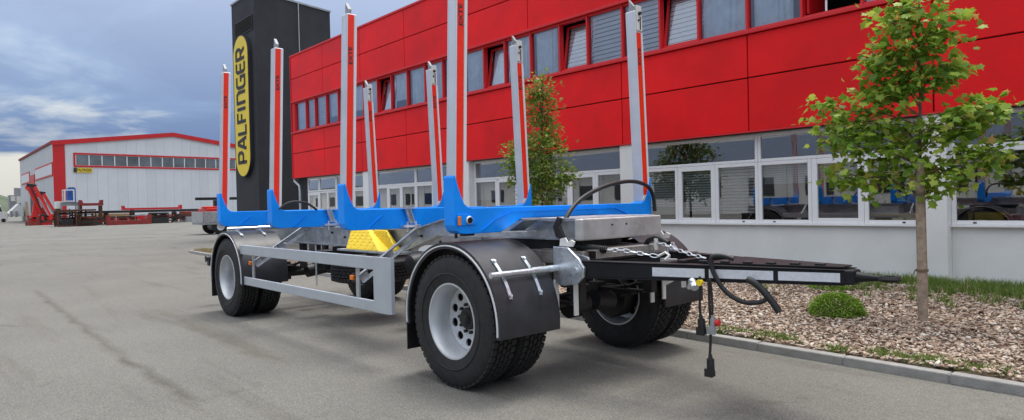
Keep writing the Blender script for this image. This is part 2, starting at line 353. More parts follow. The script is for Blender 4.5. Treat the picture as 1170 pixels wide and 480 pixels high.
# ------------------------------------------------------------------ ground, hills
struct(part('ground', MB().add([(-3000,-3000,0),(3000,-3000,0),(3000,3000,0),(-3000,3000,0)], [(0,1,2,3)]), 'asphalt'))
mb = MB(); hp = []
for i in range(60):
    a = R_(160 + i*0.55); d = 900
    h = 18 + 14*math.sin(i*0.35+1.0) + 6*math.sin(i*0.9) + random.uniform(-1.5, 1.5)
    hp.append((CAM.x + d*math.cos(a), CAM.y + d*math.sin(a), max(6, h) + 14))
v = []; 
for (x, y, h) in hp: v += [(x*0.8, y*0.8, -1), (x, y, h), (x*1.25, y*1.25, -1)]
f = []
for i in range(59): f += [(3*i, 3*i+1, 3*i+4, 3*i+3), (3*i+1, 3*i+2, 3*i+5, 3*i+4)]
struct(part('hills', MB().add(v, f), 'hill', smooth=True))
# faded joint lines in the yard
for (p1, p2, wdt) in (((-30, 276), (246, 267.6), 0.35), ((-30, 297.5), (228, 288.2), 0.10), ((0, 340), (60, 345), 0.0)):
    if not wdt: continue
    a, b = at_z(*p1, 0.004), at_z(*p2, 0.004); d = (b-a).normalized(); s2 = Vector((-d.y, d.x, 0))*wdt/2
    struct(part('road_marking', MB().add([a-s2, b-s2, b+s2, a+s2], [(0,1,2,3)]), 'marking'))

# ------------------------------------------------------------------ planting bed and kerb
def kerb_y(x): return 2.70 - 0.045*x if x > -2 else 2.79 - 0.045*(x+2)
KH = 0.075
bedpts = [(x, kerb_y(x)+0.05) for x in np.linspace(6, -21.8, 30)] + [(-22.4, 4.0), (-22.3, 4.9), (-20, 5.2), (-13, 5.2), (-12.9, 8.45), (6, 8.45)]
bed = struct(part('planting_bed', MB().prism(bedpts[::-1], 2, -0.02, KH-0.012), 'soil'))
kerb = struct(part('kerb', MB().prism([(x, kerb_y(x)+0.012) for x in np.linspace(6, -21.9, 30)] + [(x, kerb_y(x)+0.088) for x in np.linspace(-21.9, 6, 30)], 2, 0.0, KH-0.012), 'kerb'))
km = MB().box((-0.386, -0.05, -KH/2-0.01), (0.386, 0.05, KH/2)).mesh('kerb_stone', 'kerb')
x = -0.33 - 0.785*30
for i in range(42):
    xc = x + 0.785*(i+0.5)
    if xc < -21.6 or xc > 5.5: continue
    o = obj('kerb_stone', km, (xc, kerb_y(xc)+0.05, KH/2+random.uniform(-0.003, 0.003)), kerb)
    o.rotation_euler = (random.uniform(-.02, .02), random.uniform(-.004, .004), math.atan(-0.045)+random.uniform(-.006, .006))
    b = o.modifiers.new('bevel', 'BEVEL'); b.width = 0.010; b.segments = 2
for (x0, y0), (x1, y1) in zip([(-21.9, kerb_y(-21.9)), (-22.45, 4.0), (-22.4, 4.9)], [(-22.45, 4.0), (-22.4, 4.9), (-20.5, 5.25)]):
    part('kerb_stone', MB().beam((x0, y0+.05, KH/2), (x1, y1, KH/2), 0.1, KH), 'kerb', kerb, bevel=0.01)

def scatter(name, m, V, Fc):
    me = bpy.data.meshes.new(name); V = np.asarray(V, np.float32); Fc = np.asarray(Fc, np.int32)
    k = Fc.shape[1]; me.vertices.add(len(V)); me.vertices.foreach_set('co', V.ravel())
    me.loops.add(Fc.size); me.loops.foreach_set('vertex_index', Fc.ravel())
    me.polygons.add(len(Fc)); me.polygons.foreach_set('loop_start', np.arange(0, Fc.size, k, dtype=np.int32)); me.polygons.foreach_set('loop_total', np.full(len(Fc), k, np.int32))
    me.update(calc_edges=True); me.validate(); me.materials.append(MATS[m]); return me
def rot_rand(n, tilt):
    """random rotation matrices: yaw anything, tilt up to given sd"""
    a = rng.uniform(0, 2*np.pi, n); b = rng.normal(0, tilt, n); c = rng.normal(0, tilt, n)
    ca, sa, cb, sb, cc, sc = np.cos(a), np.sin(a), np.cos(b), np.sin(b), np.cos(c), np.sin(c); z = np.zeros(n); o = np.ones(n)
    Rz = np.stack([np.stack([ca,-sa,z],-1), np.stack([sa,ca,z],-1), np.stack([z,z,o],-1)], -2)
    Rx = np.stack([np.stack([o,z,z],-1), np.stack([z,cb,-sb],-1), np.stack([z,sb,cb],-1)], -2)
    Ry = np.stack([np.stack([cc,z,sc],-1), np.stack([z,o,z],-1), np.stack([-sc,z,cc],-1)], -2)
    return Rz @ Rx @ Ry
# bark chips: thin five-sided flakes
n = 40000
cx = rng.uniform(-6.5, 2.6, n); t_ = rng.uniform(0, 1, n)**1.15; cy = (2.70-0.045*cx+0.13) + t_*(8.35-2.9); keep = cy < 8.2
cx, cy = cx[keep], cy[keep]; n = len(cx)
flake = np.array([(-.5,-.32,0),(.35,-.4,0),(.55,.05,0),(.2,.4,0),(-.5,.3,0)], np.float32); lo = flake.copy(); lo[:, :2] *= 0.92; lo[:, 2] = -0.22
proto = np.concatenate([flake, lo])
sz = np.clip(rng.lognormal(-3.5, 0.45, n), 0.012, 0.085); asp = rng.uniform(0.45, 1.0, n)
P = proto[None]*np.stack([sz, sz*asp, rng.uniform(0.02, 0.05, n)], -1)[:, None, :]
V = np.einsum('nij,nkj->nki', rot_rand(n, 0.38), P) + np.stack([cx, cy, KH + 0.004 + rng.uniform(0, 0.026, n) + 0.012*np.sin(cx*3)*np.sin(cy*2.7)], -1)[:, None, :]
tri = np.array([(0,1,2),(0,2,3),(0,3,4)] + [q for i in range(5) for q in ((i, 5+i, (i+1) % 5), ((i+1) % 5, 5+i, 5+(i+1) % 5))])
me = scatter('mulch', 'chips', V.reshape(-1, 3), (tri[None] + 10*np.arange(n)[:, None, None]).reshape(-1, 3))
o = obj('mulch', me); o['kind'] = 'stuff'; o['label'] = 'brown and tan bark chip mulch covering the planting bed'; o['category'] = 'mulch'
def grass(name, pts, h0, h1, m, label):
    n = len(pts); pts = np.asarray(pts); a = rng.uniform(0, 2*np.pi, n); h = rng.uniform(h0, h1, n); wd = rng.uniform(0.0025, 0.006, n)
    ln = rng.uniform(0.1, 0.8, n)*h; b = rng.uniform(0, 2*np.pi, n)
    base = np.c_[pts, np.full(n, KH-0.005)]
    side = np.c_[np.cos(a)*wd, np.sin(a)*wd, np.zeros(n)]; lean = np.c_[np.cos(b)*ln, np.sin(b)*ln, h]; mid = np.c_[np.cos(b)*ln*.35, np.sin(b)*ln*.35, h*.6]
    V = np.stack([base-side, base+side, base+mid+side*.7, base+mid-side*.7, base+lean], 1).reshape(-1, 3)
    tri = np.array([(0,1,2),(0,2,3),(3,2,4)]); me = scatter(name, m, V, (tri[None]+5*np.arange(n)[:, None, None]).reshape(-1, 3))
    o = obj(name, me); o['kind'] = 'stuff'; o['label'] = label; o['category'] = 'grass'; return o
def tufts(cs, per, rad):
    out_ = []
    for (x, y, s) in cs:
        k = int(per*s); out_ += list(zip(rng.normal(x, rad*s, k), rng.normal(y, rad*0.5*s, k)))
    return out_
cs = []
for px in list(range(800, 1160, 6)):
    p = at_z(px, 0, 0) if False else None
for x in np.arange(-4.5, 1.6, 0.10):
    dens = 0.5+0.5*math.sin(x*4.1+0.6)+0.35*math.sin(x*9.7)
    if x > 0.75: dens *= 0.45
    if dens > 0.25: cs.append((x+random.uniform(-.05, .05), kerb_y(x)+0.19+random.uniform(-.03, .14), 0.5+0.7*dens))
grass('grass', [q for q in tufts(cs, 90, 0.08) if q[1] > kerb_y(q[0])+0.11], 0.025, 0.09, 'blade', 'patchy green grass growing along the inside of the kerb')
cs = []
for x in np.arange(-5, 4.0, 0.09):
    for k in range(5):
        yy = 8.3-abs(random.gauss(0, 0.62))
        if random.random() < 0.8: cs.append((x+random.uniform(-.1, .1), yy, random.uniform(0.5, 1.1)))
for k in range(34): cs.append((random.uniform(-2.2, 2.0), random.uniform(5.6, 7.6), random.uniform(0.3, 0.7)))
grass('grass', [q for q in tufts(cs, 75, 0.10) if q[1] < 8.44], 0.05, 0.17, 'blade', 'green grass and weeds growing along the foot of the white wall')
cs = [(random.uniform(-22.1, -18), random.uniform(3.9, 4.9), 1.2) for _ in range(120)]
grass('grass', [q for q in tufts(cs, 40, 0.12) if q[0] > -22.2 and 3.85 < q[1] < 4.95], 0.03, 0.10, 'dryblade', 'dry yellowish grass at the far end of the bed beside the rear wheel')

# ------------------------------------------------------------------ office building
D = 8.3
def SX(X, y): return CAM.x + (X-CAM.x)*(y-CAM.y)/(D-CAM.y)
def SZ(Z, y): return CAM.z + (Z-CAM.z)*(y-CAM.y)/(D-CAM.y)
ob = empty('office_building', (-8, 10, 0))
tag(ob, 'two storey red clad office building with white ground floor', 'building')
XL, XR = -24.02, 10.5
JX = [XL, -21.2, -18.4, -15.62, -12.85, -10.03, -7.14, -4.22, -1.25, 1.7, 4.65, 7.6, XR]
for (z0, z1) in ((2.64, 3.585), (3.61, 4.375), (5.69, 6.565), (6.59, 7.46)):
    for a, b in zip(JX[:-1], JX[1:]):
        part('cladding_panel', MB().box((a+0.011, D, z0), (b-0.011, D+0.05, z1)), 'cladding', ob, bevel=0.006, seg=1)
for z0, z1 in ((2.60, 4.39), (5.72, 7.44)): part('backing_wall', MB().box((XL+.01, D+0.045, z0), (XR-.01, D+0.22, z1)), 'joint_dark', ob)
part('parapet_coping', MB().box((XL-.03, D-0.03, 7.46), (XR, D+0.4, 7.53)), 'red_frame', ob, bevel=.008)
part('window_sill', MB().box((XL, D-0.055, 4.385), (XR, D+0.15, 4.45)), 'red_frame', ob, bevel=.008)
part('window_head', MB().box((XL, D-0.03, 5.625), (XR, D+0.15, 5.685)), 'red_frame', ob, bevel=.008)
part('drip_edge', MB().box((XL, D-0.02, 2.605), (XR, D+0.06, 2.637)), 'red_frame', ob)
part('corner_trim', MB().box((XL-.035, D-.02, 2.605), (XL-.003, D+.3, 7.455)), 'red_frame', ob)
for x0, x1 in ((XL+.01, XL+.2), (XR-.2, XR-.01)): part('end_wall', MB().box((x0, D+.23, 0), (x1, D+9, 7.4)), 'render_wall', ob)
part('roof', MB().box((XL+.21, D+.23, 7.2), (XR-.21, D+9, 7.38)), 'greysteel', ob)
part('interior_wall', MB().box((XL+.21, D+4.5, 0.02), (XR-.21, D+4.6, 7.19)), 'interior', ob)
for y0, z0, z1 in ((D+.45, .1, .2), (D+.23, 2.75, 4.36)): part('interior_floor', MB().box((XL+.21, y0, z0), (XR-.21, D+4.49, z1)), 'interior', ob)
# upper window strip
UX = [-23.78, -22.78, -21.98, -21.04, -20.12, -19.2, -18.3, -17.36, -16.5, -15.57, -14.6, -13.7, -12.75, -11.82, -10.97, -10.0, -9.0, -8.13, -7.13, -6.15, -5.26, -4.24, -3.23, -2.25, -1.4, -0.4, 0.6, 1.45, 2.4, 3.4, 4.3, 5.3, 6.3, 7.2, 8.2, 9.2, 10.2]
part('mullion', MB().box((XL, D+0.02, 4.46), (UX[0]-0.02, D+0.14, 5.62)), 'red_frame', ob)
opened = {7, 13, 16, 19}
blind = {1, 2, 16, 17, 18, 19, 27, 30}
wy = D+0.10
for i, (a, b) in enumerate(zip(UX[:-1], UX[1:])):
    wd = part('window', MB().box((a-.022, D+0.03, 4.452), (a+.022, wy+.07, 5.622)).box((a+.023, D+.05, 4.452), (b-.023, wy+.06, 4.50)).box((a+.023, D+.05, 5.575), (b-.023, wy+.06, 5.622)), 'red_frame', ob, bevel=.004, seg=1)
    x0, x1, z0, z1 = a+.024, b-.024, 4.502, 5.573
    if i == 22:      # wide open sash: dark room behind, white handle of the sash folded inwards
        part('sash', MB().box((x0+.02, wy+.05, z0+.05), (x0+.06, wy+.75, z1-.02)), 'red_frame', wd)
        part('handle', MB().box((x0+.34, wy+.03, z0+.02), (x0+.37, wy+.05, z0+.20)), 'white_frame', wd)
        continue
    if i in opened:
        tl = 0.17
        def q(x, z, dy=0.0): return (x, wy+.02+dy+(z-z0)*tl, z)
        fr = MB()
        for (xa, xb, za, zb) in ((x0, x0+.045, z0, z1-.02), (x1-.045, x1, z0, z1-.02), (x0+.046, x1-.046, z0, z0+.045), (x0+.046, x1-.046, z1-.065, z1-.02)):
            fr.add([q(xa,za), q(xb,za), q(xb,zb), q(xa,zb), q(xa,za,.05), q(xb,za,.05), q(xb,zb,.05), q(xa,zb,.05)], [(0,1,2,3),(7,6,5,4),(0,4,5,1),(1,5,6,2),(2,6,7,3),(3,7,4,0)])
        part('sash', fr, 'red_frame', wd)
        part('pane', MB().add([q(x0+.046,z0+.046,.02), q(x1-.046,z0+.046,.02), q(x1-.046,z1-.066,.02), q(x0+.046,z1-.066,.02)], [(0,1,2,3)]), 'glass_up', wd)
        ty = lambda z: wy+.10+(z-z0)*tl
    else:
        part('pane', MB().add([(x0,wy,z0),(x1,wy,z0),(x1,wy,z1),(x0,wy,z1)], [(0,1,2,3)]), 'glass_up', wd)
        ty = lambda z: wy+.06
    mb = MB()
    if i in blind:
        k = 11; st = (z1-z0)/k
        for j in range(k):
            zc = z0+st*(j+.5); y_ = ty(zc)+.02
            mb.add([(x0+.02,y_,zc-st*.46),(x1-.02,y_,zc-st*.46),(x1-.02,y_+.035,zc+st*.47),(x0+.02,y_+.035,zc+st*.47)], [(0,1,2,3)])
        part('blind', mb, 'blind', wd)
    elif i not in (3, 5, 8):
        k = 28; zt = z1; zb = z0+.01; v = []; f = []
        xs = np.linspace(x0+.03, x1-.03 if i % 3 else x1-.2, k)
        for j, xx in enumerate(xs):
            wv = .018*math.sin(j*1.35+i)+.01*math.sin(j*2.9); v += [(xx+ (0.05*math.sin(i*2.1)), ty(zb)+.04+wv, zb), (xx, ty(zt)+.04+wv*.8, zt)]
        for j in range(k-1): f.append((2*j, 2*j+2, 2*j+3, 2*j+1))
        part('curtain', MB().add(v, f), 'curtain', wd, smooth=True)
    elif i in (3, 5, 8):
        part('curtain', MB().add([(x0+.03, ty(z0)+.05, z0+.25), (x1-.03, ty(z0)+.05, z0+.25), (x1-.03, ty(z1)+.05, z1), (x0+.03, ty(z1)+.05, z1)], [(0,1,2,3)]), 'curtain', wd)
# ground floor
WY = D+0.20                                     # window / wall plane
PIL = [(-18.42, -18.05), (-12.90, -12.55), (-7.24, -6.89), (-1.44, -1.10), (4.35, 4.7), (10.1, 10.48)]
for a, b in PIL:
    part('pilaster', MB().box((a, D+0.015, 0), (b, D+.6, 2.60)), 'render_wall', ob, bevel=.008)
bays = [(PIL[k][1], PIL[k+1][0]) for k in range(len(PIL)-1)]
zs = [SZ(z, WY) for z in (0.95, 1.00, 1.10, 2.03, 2.045, 2.115, 2.135, 2.55)]
def sash_window(name, parent, x0, x1, z0, z1, fw_=.05, glassm='glass', y=None, m='white_frame', dep=.07):
    y = WY if y is None else y
    wd = part(name, MB().box((x0, y, z0), (x0+fw_, y+dep, z1)).box((x1-fw_, y, z0), (x1, y+dep, z1)).box((x0+fw_+.001, y+.002, z0), (x1-fw_-.001, y+dep, z0+fw_)).box((x0+fw_+.001, y+.002, z1-fw_), (x1-fw_-.001, y+dep, z1)), m, parent, bevel=.005, seg=1)
    part('pane', MB().add([(x0+fw_,y+.03,z0+fw_),(x1-fw_,y+.03,z0+fw_),(x1-fw_,y+.03,z1-fw_),(x0+fw_,y+.03,z1-fw_)], [(0,1,2,3)]), glassm, wd)
    return wd
def blinds(parent, x0, x1, z0, z1, step=.045, y=None, ang=.5):
    y = (WY if y is None else y)+.11; mb = MB(); z = z1
    while z > z0:
        mb.add([(x0,y,z-step*.42),(x1,y,z-step*.42),(x1,y+.03,z+step*ang),(x0,y+.03,z+step*ang)], [(0,1,2,3)]); z -= step
    part('blind', mb, 'blind', parent)
for bi, (a, b) in enumerate(bays):
    part('apron_wall', MB().box((a+.002, WY+.02, 0), (b-.002, WY+.24, zs[0]-.03)), 'render_wall', ob)
    part('sill', MB().box((a+.002, WY-.05, zs[0]-.028), (b-.002, WY+.2, zs[0]+.004)), 'white_frame', ob, bevel=.005)
    part('lintel', MB().box((a+.002, WY+.03, 2.585), (b-.002, WY+.24, 2.74)), 'render_wall', ob)
    mid = (a+b)/2
    for (h0, h1) in ((a+.003, mid-.002), (mid+.002, b-.003)):
        sash_window('window', ob, h0, h1, zs[4]+.012, 2.583, .055)
        wd0 = h1-h0; e1, e2 = h0+wd0*.36, h0+wd0*.675
        w1 = sash_window('window', ob, h0, e1-.002, zs[0]+.006, zs[4]+.009, .062)
        w2 = sash_window('window', ob, e1+.002, e2-.002, zs[0]+.006, zs[4]+.009, .095)
        w3 = sash_window('window', ob, e2+.002, h1, zs[0]+.006, zs[4]+.009, .062)
        zt = zs[4]-.06
        if bi == 2 and h0 == a+.003:
            blinds(w1, h0+.06, e1-.06, zs[1]+.30, zt, .05, ang=.35); blinds(w2, e1+.1, e2-.1, zs[1]+.2, zt, .05, ang=.3); blinds(w3, e2+.06, h1-.06, zs[1]+.12, zt, .06, ang=.2)
        elif bi == 2:
            blinds(w1, h0+.06, e1-.06, zt-.33, zt, .04); blinds(w2, e1+.1, e2-.1, zt-.30, zt, .04); blinds(w3, e2+.06, h1-.06, zt-.22, zt, .04)
        elif bi == 1: blinds(w1, h0+.06, e1-.06, zt-.5, zt, .05); 
        elif bi == 0:
            for w_, p_, q_ in ((w1, h0, e1), (w2, e1, e2)):
                part('curtain', MB().box((p_+.07, WY+.12, zs[1]+.05), (q_-.07, WY+.14, zt)), 'blue_curtain', w_)
    for px_ in (a+.3, mid-.3, mid+.3, b-.3):
        part('drain_cap', MB().box((px_-.022, WY-.006, zs[0]+.025), (px_+.022, WY+.001, zs[0]+.045)), 'ink', ob)
# entrance end
ex0, ex1 = -23.15, PIL[0][0]
part('apron_wall', MB().box((XL+.02, WY+.02, 0), (ex0-.002, WY+.24, 2.6)), 'charcoal', ob)
part('lintel', MB().box((ex0, WY+.03, 2.585), (ex1-.002, WY+.24, 2.74)), 'render_wall', ob)
ew = [ex0, -22.15, -20.75, ex1-.003]
for k, (a, b) in enumerate(zip(ew[:-1], ew[1:])):
    sash_window('window', ob, a+.002, b-.002, 2.03, 2.583, .06)
    if k == 0:
        d = sash_window('door', ob, a+.002, b-.002, 0.02, 2.02, .13); part('handle', MB().box((b-.10, WY-.05, 0.9), (b-.07, WY-.01, 1.2)), 'ink', d)
    else:
        m_ = (a+b)/2
        sash_window('window', ob, a+.002, m_-.002, 0.5, 2.02, .06); sash_window('window', ob, m_+.002, b-.002, 0.5, 2.02, .06)
part('apron_wall', MB().box((-22.14, WY+.02, 0), (ex1-.002, WY+.24, 0.495)), 'render_wall', ob)
# downpipe at the corner
mb = MB().tube([(XL-.10, D+.1, 7.3), (XL-.10, D+.1, 2.75), (XL-.02, D+.06, 2.5), (XL+.42, D+.06, 2.3), (XL+.46, D+.06, 2.1), (XL+.46, D+.06, 0.1)], .05, 10)
part('downpipe', mb, 'pipe', ob, smooth=True)
# things on the inner sills
for (px, py, wpx, hpx, m, lab) in ((1012, 243, 26, 14, 'offwhite', 'white cardboard box on the inner window sill behind the maple'), (1020, 249, 46, 8, 'yellow', 'low yellow box under the white box on the window sill'),
                              (1130, 248, 32, 9, 'yellow', 'yellow box on the inner sill beside the maple'), (1161, 250, 18, 8, 'crane_red', 'red box on the inner sill right of the yellow box'),
                              (1162, 218, 16, 9, 'yellow', 'small yellow box high on a shelf inside the office window')):
    p = at_y(px, py, WY+.35); s = (p-CAM).dot(fw)/F_PX
    b_ = part('storage_box', MB().box((p.x-wpx*s*.6, WY+.28, p.z-hpx*s/2), (p.x+wpx*s*.6, WY+.52, p.z+hpx*s/2)).box((p.x-wpx*s*.62, WY+.275, p.z+hpx*s/2-.02), (p.x+wpx*s*.62, WY+.525, p.z+hpx*s/2+.012)), m, bevel=.008)
    tag(b_, lab, 'box')
part('inner_sill', MB().box((XL+.3, WY+.25, zs[0]-.10), (XR-.3, WY+.6, zs[0]-.04)), 'interior', ob)
part('shelf', MB().box((-.9, WY+.26, 1.30), (XR-.3, WY+.56, 1.325)).box((-.9, WY+.27, zs[0]-.03), (-.87, WY+.3, 1.299)), 'interior', ob)

# ------------------------------------------------------------------ sign tower
tx0, tx1, tz = -30.5, -27.68, 11.05
tw = empty('sign_tower', ((tx0+tx1)/2, D+1.8, 0)); tag(tw, 'tall charcoal tower with an upright yellow company sign', 'tower')
bk = D+3.9; dx = -0.55
def tower_slab(z0f, z0b, z1f, z1b, g=0.0):
    v = [(tx0-g, D-g, z0f), (tx1+g, D-g, z0f), (tx1+dx+g, bk+g, z0b), (tx0+dx-g, bk+g, z0b), (tx0-g, D-g, z1f), (tx1+g, D-g, z1f), (tx1+dx+g, bk+g, z1b), (tx0+dx-g, bk+g, z1b)]
    return MB().add(v, [(0,3,2,1),(4,5,6,7),(0,1,5,4),(1,2,6,5),(2,3,7,6),(3,0,4,7)])
part('wall', tower_slab(0, 0, tz, tz-.15), 'charcoal', tw)
part('coping', tower_slab(tz+.002, tz-.148, tz+.08, tz-.07, .04), 'greysteel', tw)
lv = part('louvre', MB().box((-30.05, D-.03, 9.42), (-27.86, D-.002, 10.10)), 'black', tw)
for k in range(8): part('slat', MB().beam((-30.0, D-.05, 9.50+k*.075), (-27.9, D-.05, 9.50+k*.075), .05, .012, up=(0, .6, .8)), 'darksteel', lv)
part('lightning_rod_cable', MB().tube([(tx1-.22, D+2.15, tz-.05), (tx1-.20, D+2.15, 6)], .02, 6), 'pipe', tw)
# stadium sign
def stadium(cx_, hw, z0, z1, n=20):
    pts = [(cx_+hw*math.cos(math.pi*k/n), z1-hw+hw*math.sin(math.pi*k/n)) for k in range(n+1)] + [(cx_-hw*math.cos(math.pi*k/n), z0+hw-hw*math.sin(math.pi*k/n)) for k in range(n+1)]
    return pts
scx, shw, sz0, sz1 = -29.05, 0.92, 2.88, 9.36
sg = part('sign_board', MB().prism(stadium(scx, shw, sz0, sz1), 1, D-.16, D-.003), 'ink', tw)
part('sign_face', MB().prism(stadium(scx, shw-.045, sz0+.045, sz1-.045), 1, D-.175, D-.161), 'sign_yellow', sg)
word = 'PALFINGER'; adv = [0.66, 0.70, 0.58, 0.60, 0.30, 0.72, 0.74, 0.62, 0.66]; tot = sum(adv); k_ = 5.35/tot; zc = sz0+.60
# squarish stroke letters; each stroke list in a unit cell (x 0..1, y 0..1)
GL = {'P': [[(0,0),(0,1),(.8,1),(1,.85),(1,.58),(.8,.42),(0,.42)]], 'A': [[(0,0),(0,.1),(.42,1),(.62,1),(1,.1),(1,0)], [(.2,.3),(.82,.3)]], 'L': [[(0,1),(0,0),(1,0)]],
      'F': [[(0,0),(0,1),(1,1)], [(0,.5),(.85,.5)]], 'I': [[(0,0),(0,1)]], 'N': [[(0,0),(0,1),(.75,1),(1,.82),(1,0)]],
      'G': [[(1,1),(.22,1),(0,.82),(0,.18),(.22,0),(1,0),(1,.5),(.55,.5)]], 'E': [[(1,1),(.2,1),(0,.85),(0,.15),(.2,0),(1,0)], [(0,.5),(.9,.5)]],
      'R': [[(0,0),(0,1),(.8,1),(1,.85),(1,.60),(.8,.45),(.1,.45)], [(.5,.45),(1,0)]]}
def stroke(mb, pts, wd, y0, y1):
    """mitred ribbon in the x-z plane between depths y0, y1"""
    pts = [Vector((p[0], 0, p[1])) for p in pts]; Lf = []; Rt = []
    for i, p in enumerate(pts):
        d0 = (p-pts[i-1]).normalized() if i else None; d1 = (pts[i+1]-p).normalized() if i < len(pts)-1 else None
        d = ((d0 or d1)+(d1 or d0)).normalized(); nrm = Vector((-d.z, 0, d.x)); k = 1/max(.6, nrm.dot(Vector((-(d1 or d0).z, 0, (d1 or d0).x))))
        Lf.append(p+nrm*wd/2*k); Rt.append(p-nrm*wd/2*k)
    m_ = len(pts); v = []
    for y in (y0, y1): v += [(q.x, y, q.z) for q in Lf] + [(q.x, y, q.z) for q in Rt]
    f = []
    for i in range(m_-1):
        f += [(i, i+1, m_+i+1, m_+i), (2*m_+i, 3*m_+i, 3*m_+i+1, 2*m_+i+1), (i, 2*m_+i, 2*m_+i+1, i+1), (m_+i, m_+i+1, 3*m_+i+1, 3*m_+i)]
    f += [(0, m_, 3*m_, 2*m_), (m_-1, 3*m_-1, 4*m_-1, 2*m_-1)]
    mb.add(v, f)
for ch, ad in zip(word, adv):
    wz = ad*k_*.70 if ch != 'I' else 0.0
    hgt = 0.98; mb = MB(); yy = D-.196
    for j, st in enumerate(GL[ch]):
        # text runs upwards, letter tops point to -x
        stroke(mb, [(scx+hgt/2-p[1]*hgt, zc+.08+p[0]*wz) for p in st], .150, yy-.002*j, D-.1755-.0005*j)
    part('letter', mb, 'ink', sg); zc += ad*k_

# ------------------------------------------------------------------ warehouse
HC = at_x(63.5, 250, -115); HC.z = 0
az = R_(97); gd = Vector((math.cos(az), math.sin(az), 0)); gn = Vector((gd.y, -gd.x, 0))     # gable direction and outward normal (+x)
def hp_(px, py): return pix(px, py, HC, gn)
eave = hp_(63.5, 162).z; pk = hp_(197, 152.5); Lh = (Vector((pk.x, pk.y, 0))-HC).length; Lg = 2*Lh; peak = pk.z
sdl = Vector((-1, 0, 0)); Ls = 42.0
wh = empty('warehouse', HC + gd*Lh); tag(wh, 'long white metal hall with red edge trim beyond the yard', 'warehouse')
def gp(s, z, o=0.0): return HC + gd*s + Vector((0, 0, z)) + gn*o
def roofz(s): return eave + (peak-eave)*(1-abs(s-Lh)/Lh)
def gquad(mb, s0, s1, z0, z1, o0, o1):
    v = [gp(s, z, o) for o in (o0, o1) for (s, z) in ((s0, z0), (s1, z0), (s1, z1), (s0, z1))]
    mb.add(v, [(0,1,2,3),(7,6,5,4),(0,4,5,1),(1,5,6,2),(2,6,7,3),(3,7,4,0)]); return mb
def gpoly(mb, pts, o0, o1):
    n = len(pts); v = [gp(s, z, o) for o in (o0, o1) for (s, z) in pts]
    mb.add(v, [tuple(range(n))[::-1], tuple(range(n, 2*n))]+[(i, (i+1) % n, n+(i+1) % n, n+i) for i in range(n)]); return mb
def side(t, z, o=0.0): return HC + sdl*t + Vector((0, -o, z))
def squad(mb, t0, t1, z0, z1, o0, o1):
    v = [side(t, z, o) for o in (o0, o1) for (t, z) in ((t0, z0), (t1, z0), (t1, z1), (t0, z1))]
    mb.add(v, [(0,1,2,3),(7,6,5,4),(0,4,5,1),(1,5,6,2),(2,6,7,3),(3,7,4,0)]); return mb
npan = 24
for k in range(npan):
    s0, s1 = Lg*k/npan+.008, Lg*(k+1)/npan-.008; mids = [s0, s1] if not (s0 < Lh < s1) else [s0, Lh, s1]
    gpoly_pts = [(s0, 0), (s1, 0)] + [(s, roofz(s)) for s in mids[::-1]]
    part('wall_panel', gpoly(MB(), gpoly_pts, 0.0, 0.1), 'hall_white', wh)
part('wall', gpoly(MB(), [(0.01, 0), (Lg-.01, 0), (Lg-.01, eave-.02), (Lh, peak-.02), (0.01, eave-.02)], -.25, -.01), 'hall_side', wh)
for k in range(20): part('wall_panel', squad(MB(), Ls*k/20+.008, Ls*(k+1)/20-.008, 0, eave-.05, 0.0, 0.1), 'hall_side', wh)
part('roof', MB().add([gp(-.3, eave+.02, .3), gp(Lh, peak+.06, .3), gp(Lg+.3, eave+.02, .3), gp(-.3, eave+.02, .3)+sdl*Ls, gp(Lh, peak+.06, .3)+sdl*Ls, gp(Lg+.3, eave+.02, .3)+sdl*Ls], [(0,1,4,3),(1,2,5,4)]), 'greysteel', wh)
part('corner_trim', gquad(MB(), -.15, 1.35, 0, eave-.3, .11, .22), 'hall_red', wh)
for (sa, za, sb, zb) in ((-.3, eave, Lh, peak), (Lg+.3, eave, Lh, peak)):
    part('verge_trim', gpoly(MB(), [(sa, za-.55), (sb, zb-.55), (sb, zb+.12), (sa, za+.12)], .23, .34), 'hall_red', wh)
part('eave_trim', squad(MB(), -.2, Ls, eave-.25, eave+.1, .12, .3), 'rust_red', wh)
ws0 = (hp_(83.5, 180)-HC).dot(gd); wz1, wz0 = hp_(84, 174.5).z, hp_(84, 190.8).z
part('base_trim', gquad(MB(), 1.5, Lg, .15, .75, .11, .16), 'hall_red', wh)
wf = part('window_frame', gquad(gquad(gquad(MB(), ws0, Lg-1, wz1-.25, wz1, .105, .2), ws0, Lg-1, wz0, wz0+.25, .105, .2), ws0, ws0+.25, wz0+.26, wz1-.26, .105, .2), 'hall_red', wh)
npn = 17; wl_ = Lg-1-ws0-.3
for k in range(npn):
    s0 = ws0+.3+wl_*k/npn; s1 = s0+wl_/npn
    part('pane', gquad(MB(), s0+.07, s1-.07, wz0+.3, wz1-.3, .104, .12), 'hall_glass', wf)
part('window_bars', gquad(MB(), ws0+.26, Lg-1, wz0+.26, wz1-.26, .101, .103), 'white_frame', wf)
s0, s1 = (hp_(83.5, 195)-HC).dot(gd), (hp_(105, 195)-HC).dot(gd); z1, z0 = hp_(84, 191.8).z, hp_(84, 197).z
sb_ = part('name_board', gquad(MB(), s0, s1, z0, z1, .21, .26), 'sign_yellow', wh)
part('emblem', gquad(MB(), s0, s0+(s1-s0)*.17, z0, z1, .262, .27), 'ink', sb_)
text_part('lettering', 'PALFINGER', 0.62, gp(s0+(s1-s0)*.57, (z0+z1)/2, .275), gd, (0, 0, 1), 'ink', sb_, off=.01, sx=.62, ext=.004)
